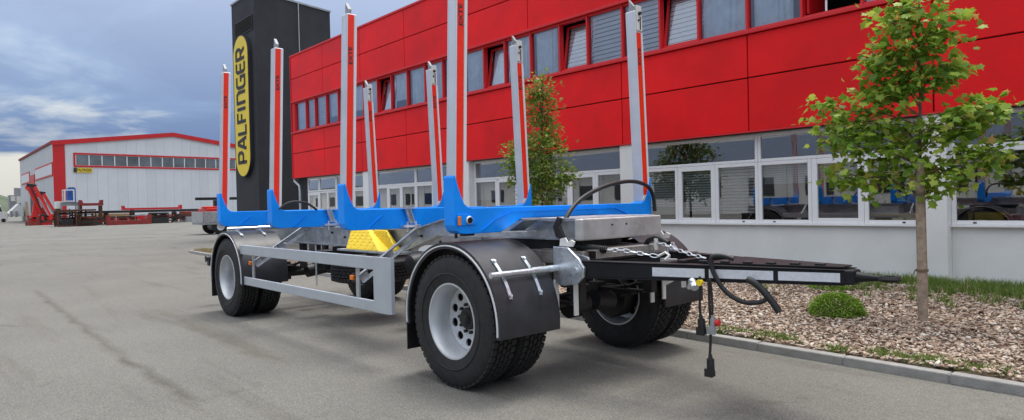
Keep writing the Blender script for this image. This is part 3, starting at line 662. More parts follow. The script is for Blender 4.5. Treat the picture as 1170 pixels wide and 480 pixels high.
# openings in the side wall
def sp(px, py): p = pix(px, py, HC, (0, 1, 0)); return HC.x-p.x, p.z
for (xa, xb, ya, yb) in ((41.5, 61.5, 188, 201), (26, 35, 199, 209)):
    t1, za = sp(xa, (ya+yb)/2); t0, _ = sp(xb, (ya+yb)/2); _, zt = sp(xb, ya-3); _, zb2 = sp(xb, yb)
    w_ = part('window_frame', squad(MB(), t0, t1, zb2, zt, .12, .2), 'hall_red', wh); part('pane', squad(MB(), t0+.3, t1-.3, zb2+.25, zt-.25, .19, .22), 'hall_white', w_)
t1, _ = sp(35.5, 210); t0, _ = sp(41, 210)
dd = part('door', squad(MB(), t0, t1, 0, eave*.52, .12, .18), 'black', wh); part('door_head', squad(MB(), t0, t1, eave*.52, eave*.68, .12, .2), 'hall_red', dd)

# opposite hall, across the yard behind the photographer (seen in the panes)
oh = empty('storage_hall', (-8, -34, 0)); tag(oh, 'long low beige hall with dark blue roof mirrored in the office windows', 'hall')
part('wall', MB().box((-120, -40, 0), (26, -32, 4.6)), 'beige_wall', oh)
part('roof', MB().add([(-120.4, -31.5, 4.55), (26.4, -31.5, 4.55), (26.4, -36, 6.6), (-120.4, -36, 6.6), (26.4, -40.5, 4.55), (-120.4, -40.5, 4.55)], [(0,1,2,3), (3,2,4,5)]), 'roof_blue', oh)
for k in range(30): part('window', MB().box((-118+k*4.8, -32.0, 1.5), (-115.8+k*4.8, -31.96, 3.0)), 'cab_glass', oh)
for k in range(45): part('pier', MB().box((-119.9+k*3.2, -32.06, 0), (-119.55+k*3.2, -31.9, 4.5)), 'offwhite', oh)

# ------------------------------------------------------------------ timber trailer
CY = 1.275; XF, XRW = -2.165, -7.195; WR = 0.52
tr = empty('timber_trailer', (-4.4, CY, 0)); tag(tr, 'blue and galvanised four axle-end timber trailer with eight upright stakes', 'trailer')
tr['label'] = 'galvanised timber trailer with blue bunks, upright red striped stakes and a black drawbar'
# ---- wheel meshes (axis y, outer side -y, origin at the centre)
def tyre_mesh():
    mb = MB(); hw = .135
    prof = [(-.095, .292), (-.118, .30), (-hw, .36), (-hw-.004, .41), (-hw+.004, .46), (-.118, .492), (-.105, .503)]
    for g in (-.06, -.02, .02, .06): prof += [(g-.006, .508), (g-.004, .497), (g+.004, .497), (g+.006, .508)]
    prof += [(.105, .503), (.118, .492), (hw-.004, .46), (hw+.004, .41), (hw, .36), (.118, .30), (.095, .292)]
    mb.lathe(prof, n=72)
    nb = 54
    for k in range(nb):
        for j, (ya, yb) in enumerate(((-.112, -.068), (-.053, -.027), (-.013, .013), (.027, .053), (.068, .112))):
            a = 2*math.pi*(k+(.5 if j % 2 else 0))/nb; h = math.pi/nb*.80; sk = .012 if j in (1, 3) else 0
            v = []
            for rr, hh in ((.500, h), (.520 if 0 < j < 4 else .517, h*.9)):
                for (tt, y) in ((-hh-sk, ya), (hh-sk, ya), (hh+sk, yb), (-hh+sk, yb)): v.append((rr*math.cos(a+tt), y, rr*math.sin(a+tt)))
            mb.add(v, [(4,5,6,7),(0,1,5,4),(1,2,6,5),(2,3,7,6),(3,0,4,7)])
    # raised ring and lettering band on the sidewall
    mb.lathe([(-hw-.0045, .365), (-hw-.008, .37), (-hw-.007, .376), (-hw-.004, .38)], n=72, closed=False)
    return mb.mesh('tyre', 'rubber', True)
def wheel_mesh():
    mb = MB()
    # rim barrel: flange at the outside, deep dish towards the disc
    mb.lathe([(-.112, .300), (-.122, .297), (-.122, .286), (-.105, .279), (-.085, .268), (-.03, .258), (.045, .250), (.105, .274), (.118, .284), (.118, .298), (.10, .296), (.05, .262), (-.03, .270), (-.09, .285)], n=64)
    # disc with ten oval hand holes
    nh = 10; r1, r2 = .128, .248; ring = 24; hc = .192
    def dy(r): return .045 + .018*math.cos((r-.128)/.12*math.pi/2)
    for k in range(nh):
        a0 = 2*math.pi*k/nh; half = math.pi/nh; v = []; 
        for q in range(ring):
            t = 2*math.pi*q/ring; rx, ry = .034, .036
            hr, hs = hc+rx*math.cos(t)*.9, ry*math.sin(t)
            v.append((hr, hs/hr))
        for q in range(ring):
            t = 2*math.pi*q/ring; s = .001
            while True:
                rr = hc+s*math.cos(t); th = s*math.sin(t)/hc
                if rr <= r1 or rr >= r2 or abs(th) >= half: break
                s += .001
            v.append((min(max(hc+s*math.cos(t), r1), r2), max(-half, min(half, s*math.sin(t)/hc))))
        P = [(r*math.cos(a0+th), dy(r), r*math.sin(a0+th)) for (r, th) in v]; P += [(p[0], p[1]+.012, p[2]) for p in P[:ring]]
        f = []
        for q in range(ring): q2 = (q+1) % ring; f += [(q, q2, ring+q2, ring+q), (q2, q, 2*ring+q, 2*ring+q2)]
        # corner fillers
        mb.add(P, f)
        for (rr, sg_) in ((r1, -1), (r1, 1), (r2, -1), (r2, 1)):
            cand = [i for i in range(ring) if True]
    mb.lathe([(dy(.13)+.004, .06), (dy(.13)+.001, .152), (dy(.13)+.014, .152), (dy(.13)+.014, .06)], n=40)
    mb.lathe([(dy(.25)+.005, .236), (dy(.25)+.003, .252), (dy(.25)+.012, .252), (dy(.25)+.02, .236)], n=64)
    return mb.mesh('wheel', 'rim', True)
def hub_mesh():
    mb = MB().lathe([(-.01, 0.0), (-.01, .036), (0, .046), (.03, .052), (.036, .085), (.08, .09), (.08, 0)], n=28, closed=False)
    for k in range(10):
        a = 2*math.pi*(k+.5)/10; mb.cyl((.111*math.cos(a), .038, .111*math.sin(a)), (.111*math.cos(a), .075, .111*math.sin(a)), .013, 6)
    return mb.mesh('hub', 'darksteel', True)
def backdisc_mesh():
    return MB().lathe([(.09, 0.0), (.09, .245), (.10, .245), (.10, 0)], n=40, closed=False).mesh('brake_drum', 'black', True)
TM, WM, HM, BM = tyre_mesh(), wheel_mesh(), hub_mesh(), backdisc_mesh()
def wheel(x, y, flip):
    o = obj('wheel', WM, (x, y, WR), tr)
    for nm, me in (('tyre', TM), ('hub', HM), ('brake_drum', BM)):
        c = obj(nm, me, (x, y, WR), o)
    o.rotation_euler = (0, random.uniform(0, 6), math.pi if flip else 0)
    return o
for ax in (XF, XRW):
    wheel(ax, .138, False); wheel(ax, .445, True); wheel(ax, 2*CY-.445, False); wheel(ax, 2*CY-.138, True)
    part('axle', MB().cyl((ax, .3, WR), (ax, 2*CY-.3, WR), .065, 16).box((ax-.11, .62, WR-.02), (ax+.11, .78, WR+.12)).box((ax-.11, 2*CY-.78, WR-.02), (ax+.11, 2*CY-.62, WR+.12)), 'darksteel', tr, smooth=True)
    for yy in (.82, 2*CY-.82):
        mb = MB()
        for k in range(4):
            hl = .62-.13*k; mb.tube([(ax+hl*t, yy, WR+.10-.026*k+.10*t*t) for t in (-1, -.6, -.2, .2, .6, 1)], .016, 4)
            mb.box((ax-hl*.9, yy-.04, WR+.088-.026*k), (ax+hl*.9, yy+.04, WR+.110-.026*k))
        part('leaf_spring', mb, 'darksteel', tr)
        for hx in (ax+.61, ax-.61): part('spring_hanger', MB().box((hx-.05, yy-.035, WR+.1), (hx+.05, yy+.035, .955)), 'darksteel', tr, bevel=.006)
        part('axle_clamp', MB().box((ax-.06, yy-.06, WR-.1), (ax+.06, yy+.06, WR+.15)), 'darksteel', tr, bevel=.006)
    for ya, yb in ((1.0, 1.22), (2*CY-1.0, 2*CY-1.22)): part('brake_chamber', MB().cyl((ax+.3, ya, WR+.02), (ax+.3, yb, WR+.05), .09, 18), 'black', tr, smooth=True)
    for ya, yb in ((.47, .66), (2*CY-.66, 2*CY-.47)): part('brake_drum', MB().lathe([(ya, 0), (ya, .20), (ya+.02, .212), (yb-.02, .212), (yb, .20), (yb, 0)], c=(ax, 0, WR), n=32, closed=False), 'darksteel', tr, smooth=True)
# spare wheel lying flat under the frame
sp_ = obj('wheel', WM, (-5.55, CY, .62), tr); c = obj('tyre', TM, (-5.55, CY, .62), sp_); sp_.rotation_euler = (R_(90), 0, .4); sp_.name = 'spare_wheel'
part('spare_carrier', MB().box((-5.62, CY-.05, .62), (-5.48, CY+.05, .96)).box((-5.85, CY-.3, .775), (-5.25, CY+.3, .80)), 'darksteel', tr)
part('air_tank', MB().lathe([(0, 0), (.01, .06), (.04, .105), (.09, .12), (.61, .12), (.66, .105), (.69, .06), (.70, 0)], c=(-4.55, 1.15, .74), n=24, ax=1, closed=False), 'black', tr, smooth=True)
part('valve_block', MB().box((-6.35, .86, .62), (-6.05, 1.2, .86)).box((-6.0, .95, .70), (-5.98, 1.5, .92)).cyl((-6.2, .84, .72), (-6.2, .86, .72), .05).cyl((-6.1, .84, .80), (-6.1, .86, .80), .03), 'black', tr, bevel=.006)
for q, z in ((-6.27, .70), (-6.08, .74)): part('valve_fitting', MB().cyl((q, .80, z), (q, .858, z), .022, 10), 'zinc', tr, smooth=True)
part('level_rod', MB().cyl((-6.12, .78, .42), (-6.12, .78, .94), .012, 8), 'zinc', tr)

# ---- chassis rails (I-section with a raised neck over the turntable)
def rail(y, sgn):
    top = [(-8.15, 1.185), (-3.78, 1.185), (-3.26, 1.288), (-1.52, 1.288)]; bot = [(-8.15, .955), (-3.92, .955), (-3.34, 1.125), (-1.52, 1.125)]
    mb = MB().prism(top + bot[::-1], 1, y-.006, y+.006)
    for ln, dz in ((top, -1), (bot, 1)):
        for (a, b) in zip(ln[:-1], ln[1:]):
            p = [(a[0], a[1]), (b[0], b[1]), (b[0], b[1]+dz*.014), (a[0], a[1]+dz*.014)]
            mb.prism(p, 1, y-.055, y-.0065); mb.prism(p, 1, y+.0065, y+.055)
    return part('chassis_rail', mb, 'galv', tr)
RY = .80
r1_ = rail(RY, -1); r2_ = rail(2*CY-RY, 1)
for k in range(9):     # bolt heads and holes on the web
    part('bolt', MB().cyl((-6.0+k*.33, RY-.022, 1.06+.05*(k % 2)), (-6.0+k*.33, RY-.0065, 1.06+.05*(k % 2)), .014, 6), 'darksteel' if k % 3 else 'zinc', r1_)
for xx in (-8.1, -6.6, -5.0, -3.9, -2.9, -2.3): 
    zz = 1.0 if xx < -3.5 else 1.14
    part('cross_member', MB().box((xx-.05, RY+.06, zz), (xx+.05, 2*CY-RY-.06, zz+.13)), 'galv', tr)
fp = part('front_beam', MB().prism([(-1.515, RY-.06), (-1.47, RY-.045), (-1.455, RY-.02), (-1.455, 2*CY-RY+.02), (-1.47, 2*CY-RY+.045), (-1.515, 2*CY-RY+.06)], 2, 1.122, 1.292), 'galv_front', tr, bevel=.012, seg=3)
for yy in (1.12, 1.3): part('bolt', MB().cyl((-1.46, yy, 1.235), (-1.448, yy, 1.235), .008, 8), 'ink', fp)
part('deck_plate', MB().box((-2.05, RY-.05, 1.2895), (-1.52, 2*CY-RY+.05, 1.297)), 'galv', tr)
part('gusset', MB().prism([(-2.09, RY-.30), (-2.09, RY-.06), (-1.94, RY-.06), (-1.94, RY-.16)], 2, 1.19, 1.20).prism([(-2.10, 1.20), (-2.08, 1.20), (-1.90, 1.285), (-1.90, 1.30)], 1, RY-.24, RY-.06), 'zinc', tr)
part('hoop_bracket', MB().prism([(-1.70, 1.15), (-1.62, 1.12), (-1.60, 1.15), (-1.66, 1.24), (-1.64, 1.30), (-1.68, 1.31), (-1.73, 1.23)], 1, RY-.08, RY-.06), 'darksteel', tr, bevel=.004)
part('web_stiffener', MB().box((-1.66, RY-.053, 1.141), (-1.645, RY-.0065, 1.272)), 'galv', tr)
# ---- turntable and front bogie
part('turntable_ring', MB().lathe([(1.045, .40), (1.045, .52), (1.118, .52), (1.118, .40)], c=(XF, CY, 0), n=56, ax=2), 'darksteel', tr, smooth=True)
part('bogie_frame', MB().box((-2.9, RY-.03, .93), (-1.46, RY+.05, 1.04)).box((-2.9, 2*CY-RY-.05, .93), (-1.46, 2*CY-RY+.03, 1.04)).box((-1.60, RY+.051, .95), (-1.50, 2*CY-RY-.051, 1.04)).box((-2.9, RY+.051, .94), (-2.8, 2*CY-RY-.051, 1.03)).box((-2.3, RY+.051, .96), (-2.0, 2*CY-RY-.051, 1.03)), 'galv_dark', tr, bevel=.008)
part('bogie_plate', MB().box((-1.62, RY+.02, 1.041), (-1.36, 2*CY-RY-.02, 1.052)).box((-1.37, RY+.02, .985), (-1.36, 2*CY-RY-.02, 1.040)), 'galv_dark', tr)
for yy, sg_ in ((.66, 1), (2*CY-.66, -1)):
    piv = part('drawbar_bracket', MB().prism([(-1.66, .80), (-1.56, .78), (-1.42, .80), (-1.35, .86), (-1.34, .93), (-1.40, 1.0), (-1.50, 1.075), (-1.66, 1.08)], 1, yy-.012, yy+.012).prism([(-1.66, .84), (-1.42, .84), (-1.36, .90), (-1.40, 1.0), (-1.66, 1.05)], 1, yy+sg_*.11-.01, yy+sg_*.11+.01), 'zinc', tr, bevel=.004)
    part('pivot_bolt', MB().cyl((-1.42, yy-sg_*.035, .905), (-1.42, yy+sg_*.13, .905), .028, 12).cyl((-1.42, yy-sg_*.02, .905), (-1.42, yy-sg_*.0125, .905), .052, 20), 'zinc', piv, smooth=True)
    part('fender_stay', MB().box((-1.66, yy-.02, .50), (-1.645, yy+.03, .82)).box((-1.50, yy-.01+sg_*.05, .55), (-1.485, yy+.03+sg_*.05, .80)), 'offwhite', piv)
    part('hook', MB().prism([(-1.62, 1.082), (-1.48, 1.082), (-1.46, 1.12), (-1.50, 1.135), (-1.53, 1.115), (-1.56, 1.15), (-1.61, 1.14)], 1, yy+.02, yy+.034), 'offwhite', piv)
part('inner_plate', MB().prism([(-1.40, .93), (-1.22, .93), (-1.26, .74), (-1.34, .70)], 1, 2*CY-.90, 2*CY-.88).box((-1.16, 2*CY-.92, .70), (-1.14, 2*CY-.88, .93)), 'offwhite', tr)
# ---- drawbar
db = part('drawbar', MB().prism([(.29, CY-.09), (.29, CY+.09), (.365, CY+.05), (.365, CY-.05)], 2, .875, .966), 'blackgloss', tr, bevel=.01)
Q0, Q1 = Vector((-1.42, .70, .915)), Vector((.31, CY-.055, .921))
for sg_ in (1, -1):
    a, b = Vector(Q0), Vector(Q1)
    if sg_ < 0: a.y, b.y = 2*CY-a.y, 2*CY-b.y
    bm_ = part('drawbar_beam', MB().beam(a, b, .07, .118, h2=.085).beam(a+Vector((0, 0, .063)), b+Vector((0, 0, .047)), .092, .006).beam(a-Vector((0, 0, .062)), b-Vector((0, 0, .046)), .092, .006), 'blackgloss', tr, bevel=.004)
    d = (b-a); nrm = Vector((d.y, -d.x, 0)).normalized()*sg_
    spans = []
    for (pa, pb) in ((744, 806), (808.5, 884.5), (887.5, 961)):
        ta = (pix(pa, 305, Q0-Vector((0, .04, 0)), Vector((Q1.y-Q0.y, -(Q1.x-Q0.x), 0))) - Q0).dot(Q1-Q0)/(Q1-Q0).length_squared
        tb = (pix(pb, 305, Q0-Vector((0, .04, 0)), Vector((Q1.y-Q0.y, -(Q1.x-Q0.x), 0))) - Q0).dot(Q1-Q0)/(Q1-Q0).length_squared
        spans.append((ta, tb))
    for ta, tb in spans:
        part('reflective_strip', MB().beam(a+d*(ta+.004)+nrm*.0375, a+d*(tb-.004)+nrm*.0375, .003, .066-.012*ta), 'refl_white', bm_)
part('drawbar_plate', MB().prism([(-.55, CY-.29), (.30, CY-.08), (.30, CY+.08), (-.55, CY+.29)], 2, .979, .987), 'blackgloss', tr)
for k in range(7):
    t = .42+.082*k; p = Q0 + (Q1-Q0)*t; part('bolt', MB().box((p.x-.03, p.y+.03, .988), (p.x+.03, p.y+.065, 1.0)), 'black', db, bevel=.003)
part('drawbar_cross', MB().beam((-.95, CY-.40, .915), (-.95, CY+.40, .915), .08, .09).beam((-1.42, .70, .915), (-1.42, 2*CY-.70, .915), .08, .08), 'blackgloss', tr)
ey = MB(); Xs = [(.355, .046, .038), (.40, .032, .028), (.46, .021, .020), (.50, .018, .017)]
v = []; f = []; n_ = 12
for (xx, ry, rz) in Xs:
    for j in range(n_): t = 2*math.pi*j/n_; v.append((xx, CY+ry*math.cos(t), .921+rz*math.sin(t)))
for i in range(len(Xs)-1):
    for j in range(n_): f.append((i*n_+j, i*n_+(j+1) % n_, (i+1)*n_+(j+1) % n_, (i+1)*n_+j))
ey.add(v, f); ey.lathe([(-.016, .030), (-.016, .052), (0, .062), (.016, .052), (.016, .030), (0, .024)], c=(.545, CY, .921), n=28, ax=2)
part('towing_eye', ey, 'blackgloss', tr, smooth=True)

# ---- bunks and stakes
BX = [-7.565, -5.79, -4.015, -2.241]; BT = .135
edge = [(.03, 1.265), (.03, 1.632), (.038, 1.652), (.05, 1.648), (.066, 1.60), (.086, 1.54), (.108, 1.482), (.135, 1.43), (.165, 1.405), (.205, 1.396)]
low = [(.05, 1.222), (.085, 1.200), (.13, 1.192)]
def bunk(x, front):
    near = edge; mid_bot = [(.50, 1.192), (.60, 1.235), (.735, 1.297)] if front else [(.9, 1.188)]
    top = near + [(2*CY-y, z) for (y, z) in near[::-1]]
    bot = [(y, z) for (y, z) in low] + mid_bot; bot = [(2*CY-y, z) for (y, z) in bot] + bot[::-1]
    poly = top + bot
    o = part('bunk', MB().prism(poly, 0, x, x+BT), 'blue', tr, bevel=.008, seg=2)
    # pressed stiffener line on the face
    st = MB()
    for sg_ in (0, 1):
        Yf = (lambda y: y) if not sg_ else (lambda y: 2*CY-y)
        pts = [(.30, 1.215), (.44, 1.30), (.62, 1.36)] if front else [(.28, 1.205), (.36, 1.27), (.44, 1.33)]
        for (p, q) in zip(pts[:-1], pts[1:]): st.beam((x+BT+.003, Yf(p[0]), p[1]), (x+BT+.003, Yf(q[0]), q[1]), .006, .012, up=(1, 0, 0))
    if front: st.beam((x+BT+.004, .62, 1.36), (x+BT+.004, 2*CY-.62, 1.36), .008, .014)
    part('fold', st, 'blue', o)
    for yy in (RY-.10, 2*CY-RY+.02):
        if front: continue
        cl = MB().box((x+BT+.001, yy-.03, 1.392), (x+BT+.05, yy+.13, 1.402)).prism([(yy, 1.39), (yy+.06, 1.39), (yy+.11, 1.24), (yy+.05, 1.24)], 0, x+BT+.012, x+BT+.02)
        cl.prism([(yy-.002, 1.39), (yy+.008, 1.39), (yy+.058, 1.24), (yy+.046, 1.24)], 0, x+BT+.021, x+BT+.05).prism([(yy+.052, 1.39), (yy+.062, 1.39), (yy+.112, 1.24), (yy+.102, 1.24)], 0, x+BT+.021, x+BT+.05)
        cl.box((x+BT+.001, yy-.04, 1.20), (x+BT+.07, yy+.16, 1.225)); part('clamp', cl, 'zinc', o)
        for q in (.02, .12): part('clamp_bolt', MB().cyl((x+BT+.04, yy+q, 1.15), (x+BT+.04, yy+q, 1.26), .012, 8), 'zinc', o)
    if front:
        fx = x+BT+.0015
        part('lamp_plate', MB().prism([(.055, 1.35), (.16, 1.35), (.25, 1.285), (.23, 1.262), (.06, 1.262)], 0, fx, fx+.008), 'blue', o, bevel=.003)
        part('marker_lamp', MB().box((fx+.009, .052, 1.262), (fx+.028, .078, 1.335)), 'orange', o, bevel=.006)
        part('lamp_bezel', MB().lathe([(0, .0), (.012, .0), (.016, .026), (.010, .034), (0, .034)], c=(fx+.009, .165, 1.30), n=20, ax=0, closed=False), 'zinc', o, smooth=True)
        part('lamp_glass', MB().lathe([(.013, .0), (.018, .01), (.0165, .024)], c=(fx+.010, .165, 1.30), n=20, ax=0, closed=False), 'blackgloss', o)
        part('eye_bolt', MB().cyl((x+.06, .10, 1.16), (x+.06, .10, 1.20), .012, 8).box((x+.03, .16, 1.175), (x+.09, .26, 1.19)), 'darksteel', o)
    # foot label on the inside of each far horn
    part('label_plate', MB().prism([(2*CY-.155, 1.425), (2*CY-.115, 1.475), (2*CY-.150, 1.475), (2*CY-.185, 1.43)], 0, x+BT+.001, x+BT+.006), 'offwhite', o)
    return o
def stake(x, far):
    z0, z1 = 1.26, 3.315; lean = .080; SD = .108
    yb = .040 if not far else 2*CY-.040-SD
    def Yz(z): return (z-z0)/(z1-z0)*lean*(-1 if far else 1)
    def prismz(xa, xb, ya, yc, za, zb, cut=0.0):
        v = []
        for z in (za, zb):
            o = Yz(z)
            for k, (xx, yy) in enumerate(((xa, ya), (xb, ya), (xb, yc), (xa, yc))):
                zz = z - (cut if (z == zb and k in (1, 2)) else 0); v.append((xx, yb+yy+o, zz))
        return MB().add(v, [(0,3,2,1),(4,5,6,7),(0,1,5,4),(1,2,6,5),(2,3,7,6),(3,0,4,7)])
    xa, xb = x+.006, x+BT-.006
    o = part('stake', prismz(xa, xb, 0, SD, z0, z1), 'alu', tr, bevel=.010, seg=2)
    # long ribs of the extrusion on the side face
    mb = MB()
    for q in (.12, .82): 
        t = prismz(xa+(xb-xa)*q, xa+(xb-xa)*q+.010, -.0016, -.0003, 1.66, z1-.01); mb.add(t.v, t.f)
    part('rib', mb, 'alu', o)
    tip = prismz(xa+.03, xb-.03, .025, .060, z1+.001, z1+.125, cut=.075); part('stake_tip', tip, 'greysteel', o, bevel=.004)
    top = z1-.012 if not far else z1-.22
    part('red_stripe', prismz(xb+.0006, xb+.003, .008, .072, 1.42, top), 'red_strip', o)
    part('white_edge', prismz(xb+.0006, xb+.0045, .077, .103, 1.42, top), 'trim', o)
    if far:
        part('lock_plate', prismz(xb+.0006, xb+.010, .012, .096, z1-.20, z1+.05), 'offwhite', o, bevel=.003)
        yk = yb+.052+Yz(z1)
        part('lock_pin', MB().cyl((xb+.011, yk, z1-.03), (xb+.030, yk, z1-.03), .018, 12).cyl((xb+.011, yk-.014, z1-.10), (xb+.020, yk-.014, z1-.10), .010, 10).box((xb+.011, yk+.010, z1-.19), (xb+.018, yk+.018, z1-.06)), 'darksteel', o)
    zt = 2.90 if not far else 2.86
    text_part('lettering', 'EXTE', .052, (xb+.0042, yb+.040+Yz(zt), zt), (0, 0, 1), (0, -1, 0), 'ink', o, off=.0012, sx=1.45, ext=.0006)
    return o
for k, x in enumerate(BX):
    bunk(x, k == 3); stake(x, False); stake(x, True)

# ---- fenders
def fender(x, far, flap):
    ya, yb = (.0, .60) if not far else (2*CY-.60, 2*CY)
    yo = ya if not far else yb; sg_ = 1 if not far else -1
    a0, a1 = R_(-6), R_(188); n = 34; ro = .615; cz = WR+.0
    o = part('fender', MB().lathe([(ya, ro-.008), (ya, ro), (yb, ro), (yb, ro-.008)], c=(x, 0, cz), n=n, ax=1, a0=a0, a1=a1)
             .lathe([(yo-sg_*.002, ro+.001), (yo+sg_*.014, ro+.001), (yo+sg_*.014, ro-.050), (yo-sg_*.002, ro-.050)], c=(x, 0, cz), n=n, ax=1, a0=a0, a1=a1), 'fender', tr, smooth=True)
    part('edge_trim', MB().lathe([(yo-sg_*.012, ro-.030), (yo-sg_*.012, ro-.021), (yo-sg_*.0022, ro-.021), (yo-sg_*.0022, ro-.030)], c=(x, 0, cz), n=n, ax=1, a0=a0+.03, a1=a1-.02), 'trim', o, smooth=True)
    part('mud_flap', MB().box((x-ro-.006, ya+.01, .215), (x-ro+.004, yb-.02, cz-.06)), 'black', o)
    for yy in (ya+.13, ya+.43):
        sb = MB(); A0, A1 = (R_(20), R_(52)) if x == XF else (R_(62), R_(90))
        sb.lathe([(yy-.014, ro+.002), (yy-.014, ro+.012), (yy+.014, ro+.012), (yy+.014, ro+.002)], c=(x, 0, cz), n=8, ax=1, a0=A0, a1=A1)
        am = (A0+A1)/2
        for aa in (A0+.04, A1-.04): sb.cyl((x+(ro+.012)*math.cos(aa), yy, cz+(ro+.012)*math.sin(aa)), (x+(ro+.024)*math.cos(aa), yy, cz+(ro+.024)*math.sin(aa)), .014, 8)
        sb.beam((x+(ro+.012)*math.cos(am), yy, cz+(ro+.012)*math.sin(am)), (x+(ro+.040)*math.cos(am), yy, cz+(ro+.040)*math.sin(am)), .045, .012, up=(0, 1, 0))
        part('strap', sb, 'zinc', o)
    am = R_(36) if x == XF else R_(76); rr = ro+.055
    y0, y1 = (ya-.02, yb+.13) if not far else (ya-.13, yb+.02)
    part('support_tube', MB().cyl((x+rr*math.cos(am), y0, cz+rr*math.sin(am)), (x+rr*math.cos(am), y1, cz+rr*math.sin(am)), .021, 14).cyl((x+rr*math.cos(am), y0+(.40 if not far else .0), cz+rr*math.sin(am)), (x+rr*math.cos(am), y0+(.75 if not far else .35), cz+rr*math.sin(am)), .027, 14), 'zinc', o, smooth=True)
    return o
for x in (XF, XRW):
    for far in (False, True): fender(x, far, True)

# ---- side guards
def guard(far):
    s = 1 if not far else -1; Yg = (lambda y: y) if not far else (lambda y: 2*CY-y)
    g = part('side_guard', MB().box((-6.72, Yg(.02), .85), (-3.34, Yg(.05), .968)), 'guard_paint', tr, bevel=.006)
    part('guard_rail', MB().box((-6.72, Yg(.02), .468), (-3.34, Yg(.05), .568)), 'guard_paint', g, bevel=.006)
    mb = MB(); pr_ = [(-3.339, .02), (-3.14, .02), (-3.10, .026), (-3.075, .045), (-3.068, .075), (-3.085, .075), (-3.09, .055), (-3.115, .04), (-3.15, .05), (-3.339, .05)]
    mb.prism([(p[0], Yg(p[1])) for p in pr_], 2, .468, .968); part('end_panel', mb, 'guard_paint', g, smooth=True)
    for xx in (-6.36, -3.70):
        part('post', MB().box((xx-.03, Yg(.055), .50), (xx+.03, Yg(.07), .94)), 'galv', g)
        p, q = Vector((xx+.02, Yg(.075), .74)), Vector((xx-.05, Yg(RY-.03), 1.15)); d = q-p; st = MB()
        up = d.normalized().cross(Vector((1, 0, 0))).normalized()
        for o_ in (-.032, .032): st.beam(p+up*o_, q+up*o_, .008, .022, up=up)
        for ta, tb in ((0, .12), (.44, .56), (.88, 1)): st.beam(p+d*ta, p+d*tb, .0085, .044, up=up)
        for o_ in (-.045, .045): st.beam(p+up*o_+Vector((.014, 0, 0)), q+up*o_+Vector((.014, 0, 0)), .036, .006, up=up)
        part('strut', st, 'galv', g)
        part('side_lamp', MB().box((xx-.16, Yg(.056), .72), (xx-.10, Yg(.085), .765)), 'orange', g, bevel=.006)
        part('lamp_bracket', MB().box((xx-.165, Yg(.086), .70), (xx-.03, Yg(.092), .785)), 'black', g)
guard(False); guard(True)

# ---- rear end: lamp bar and coupling
part('rear_bar', MB().box((-8.42, .14, .60), (-8.34, 2*CY-.14, .73)).box((-8.34, RY-.05, .62), (-8.10, RY+.05, .96)).box((-8.34, 2*CY-RY-.05, .62), (-8.10, 2*CY-RY+.05, .96)), 'black', tr, bevel=.008)
for yy in (.16, 2*CY-.56): 
    tl_ = part('tail_lamp', MB().box((-8.47, yy, .615), (-8.421, yy+.40, .715)), 'black', tr, bevel=.01); part('lens', MB().box((-8.48, yy+.02, .63), (-8.471, yy+.38, .70)), 'tail_red', tl_)
part('rear_coupling', MB().cyl((-8.62, .30, .70), (-8.42, .30, .70), .02, 8).cyl((-8.44, .13, .70), (-8.44, .135, .70), .05), 'black', tr)

# ---- hoses, chains, plugs
def spline(pts, k=8):
    pts = [Vector(p) for p in pts]; out_ = []; n = len(pts)
    for i in range(n-1):
        p0, p1, p2, p3 = pts[max(i-1, 0)], pts[i], pts[i+1], pts[min(i+2, n-1)]
        for j in range(k):
            t = j/k; out_.append(0.5*((2*p1)+(p2-p0)*t+(2*p0-5*p1+4*p2-p3)*t*t+(3*p1-p0-3*p2+p3)*t**3))
    out_.append(pts[-1]); return out_
def plane_pts(px, A, B):
    A, B = Vector(A), Vector(B); n = (B-A).cross(Vector((0, 0, 1))); return [pix(*p, A, n) for p in px]
A, B = (-1.67, RY-.075, 1.22), (-2.07, 2*CY-.02, 1.33)
part('cable_hoop', MB().tube(spline(plane_pts([(643, 264), (646, 251), (656, 235), (672, 222), (694, 212), (715, 207.5), (730, 208.5), (741, 214), (746.5, 225), (748, 241)], A, B)), .019, 10), 'black', tr, smooth=True)
A, B = (-5.6, .45, 1.38), (-5.7, 1.5, 1.38)
part('cable_hoop', MB().tube(spline(plane_pts([(319, 239), (328, 232.5), (340, 230.5), (352, 233), (362, 240)], A, B)), .014, 8), 'black', tr, smooth=True)
A, B = Q0-Vector((0, .065, 0)), Q1-Vector((0, .065, 0))
part('air_hose', MB().tube(spline(plane_pts([(838, 296), (826, 292.5), (815, 293), (812.5, 299), (816, 313), (828, 332), (846, 344), (862, 346), (874, 343), (877, 336), (867, 327), (857, 322)], A, B)), .016, 10), 'black', tr, smooth=True)
part('cable_sleeve', MB().tube(spline(plane_pts([(853, 319), (863, 324), (873, 334), (883, 346), (890.5, 357)], A, B)), .022, 10), 'black', tr, smooth=True)
A2, B2 = A-Vector((0, .03, 0)), B-Vector((0, .03, 0))
c1 = part('electric_cable', MB().tube(spline(plane_pts([(799.5, 316), (800, 335), (799.5, 350), (801, 364)], A2, B2)), .009, 8), 'black', tr, smooth=True)
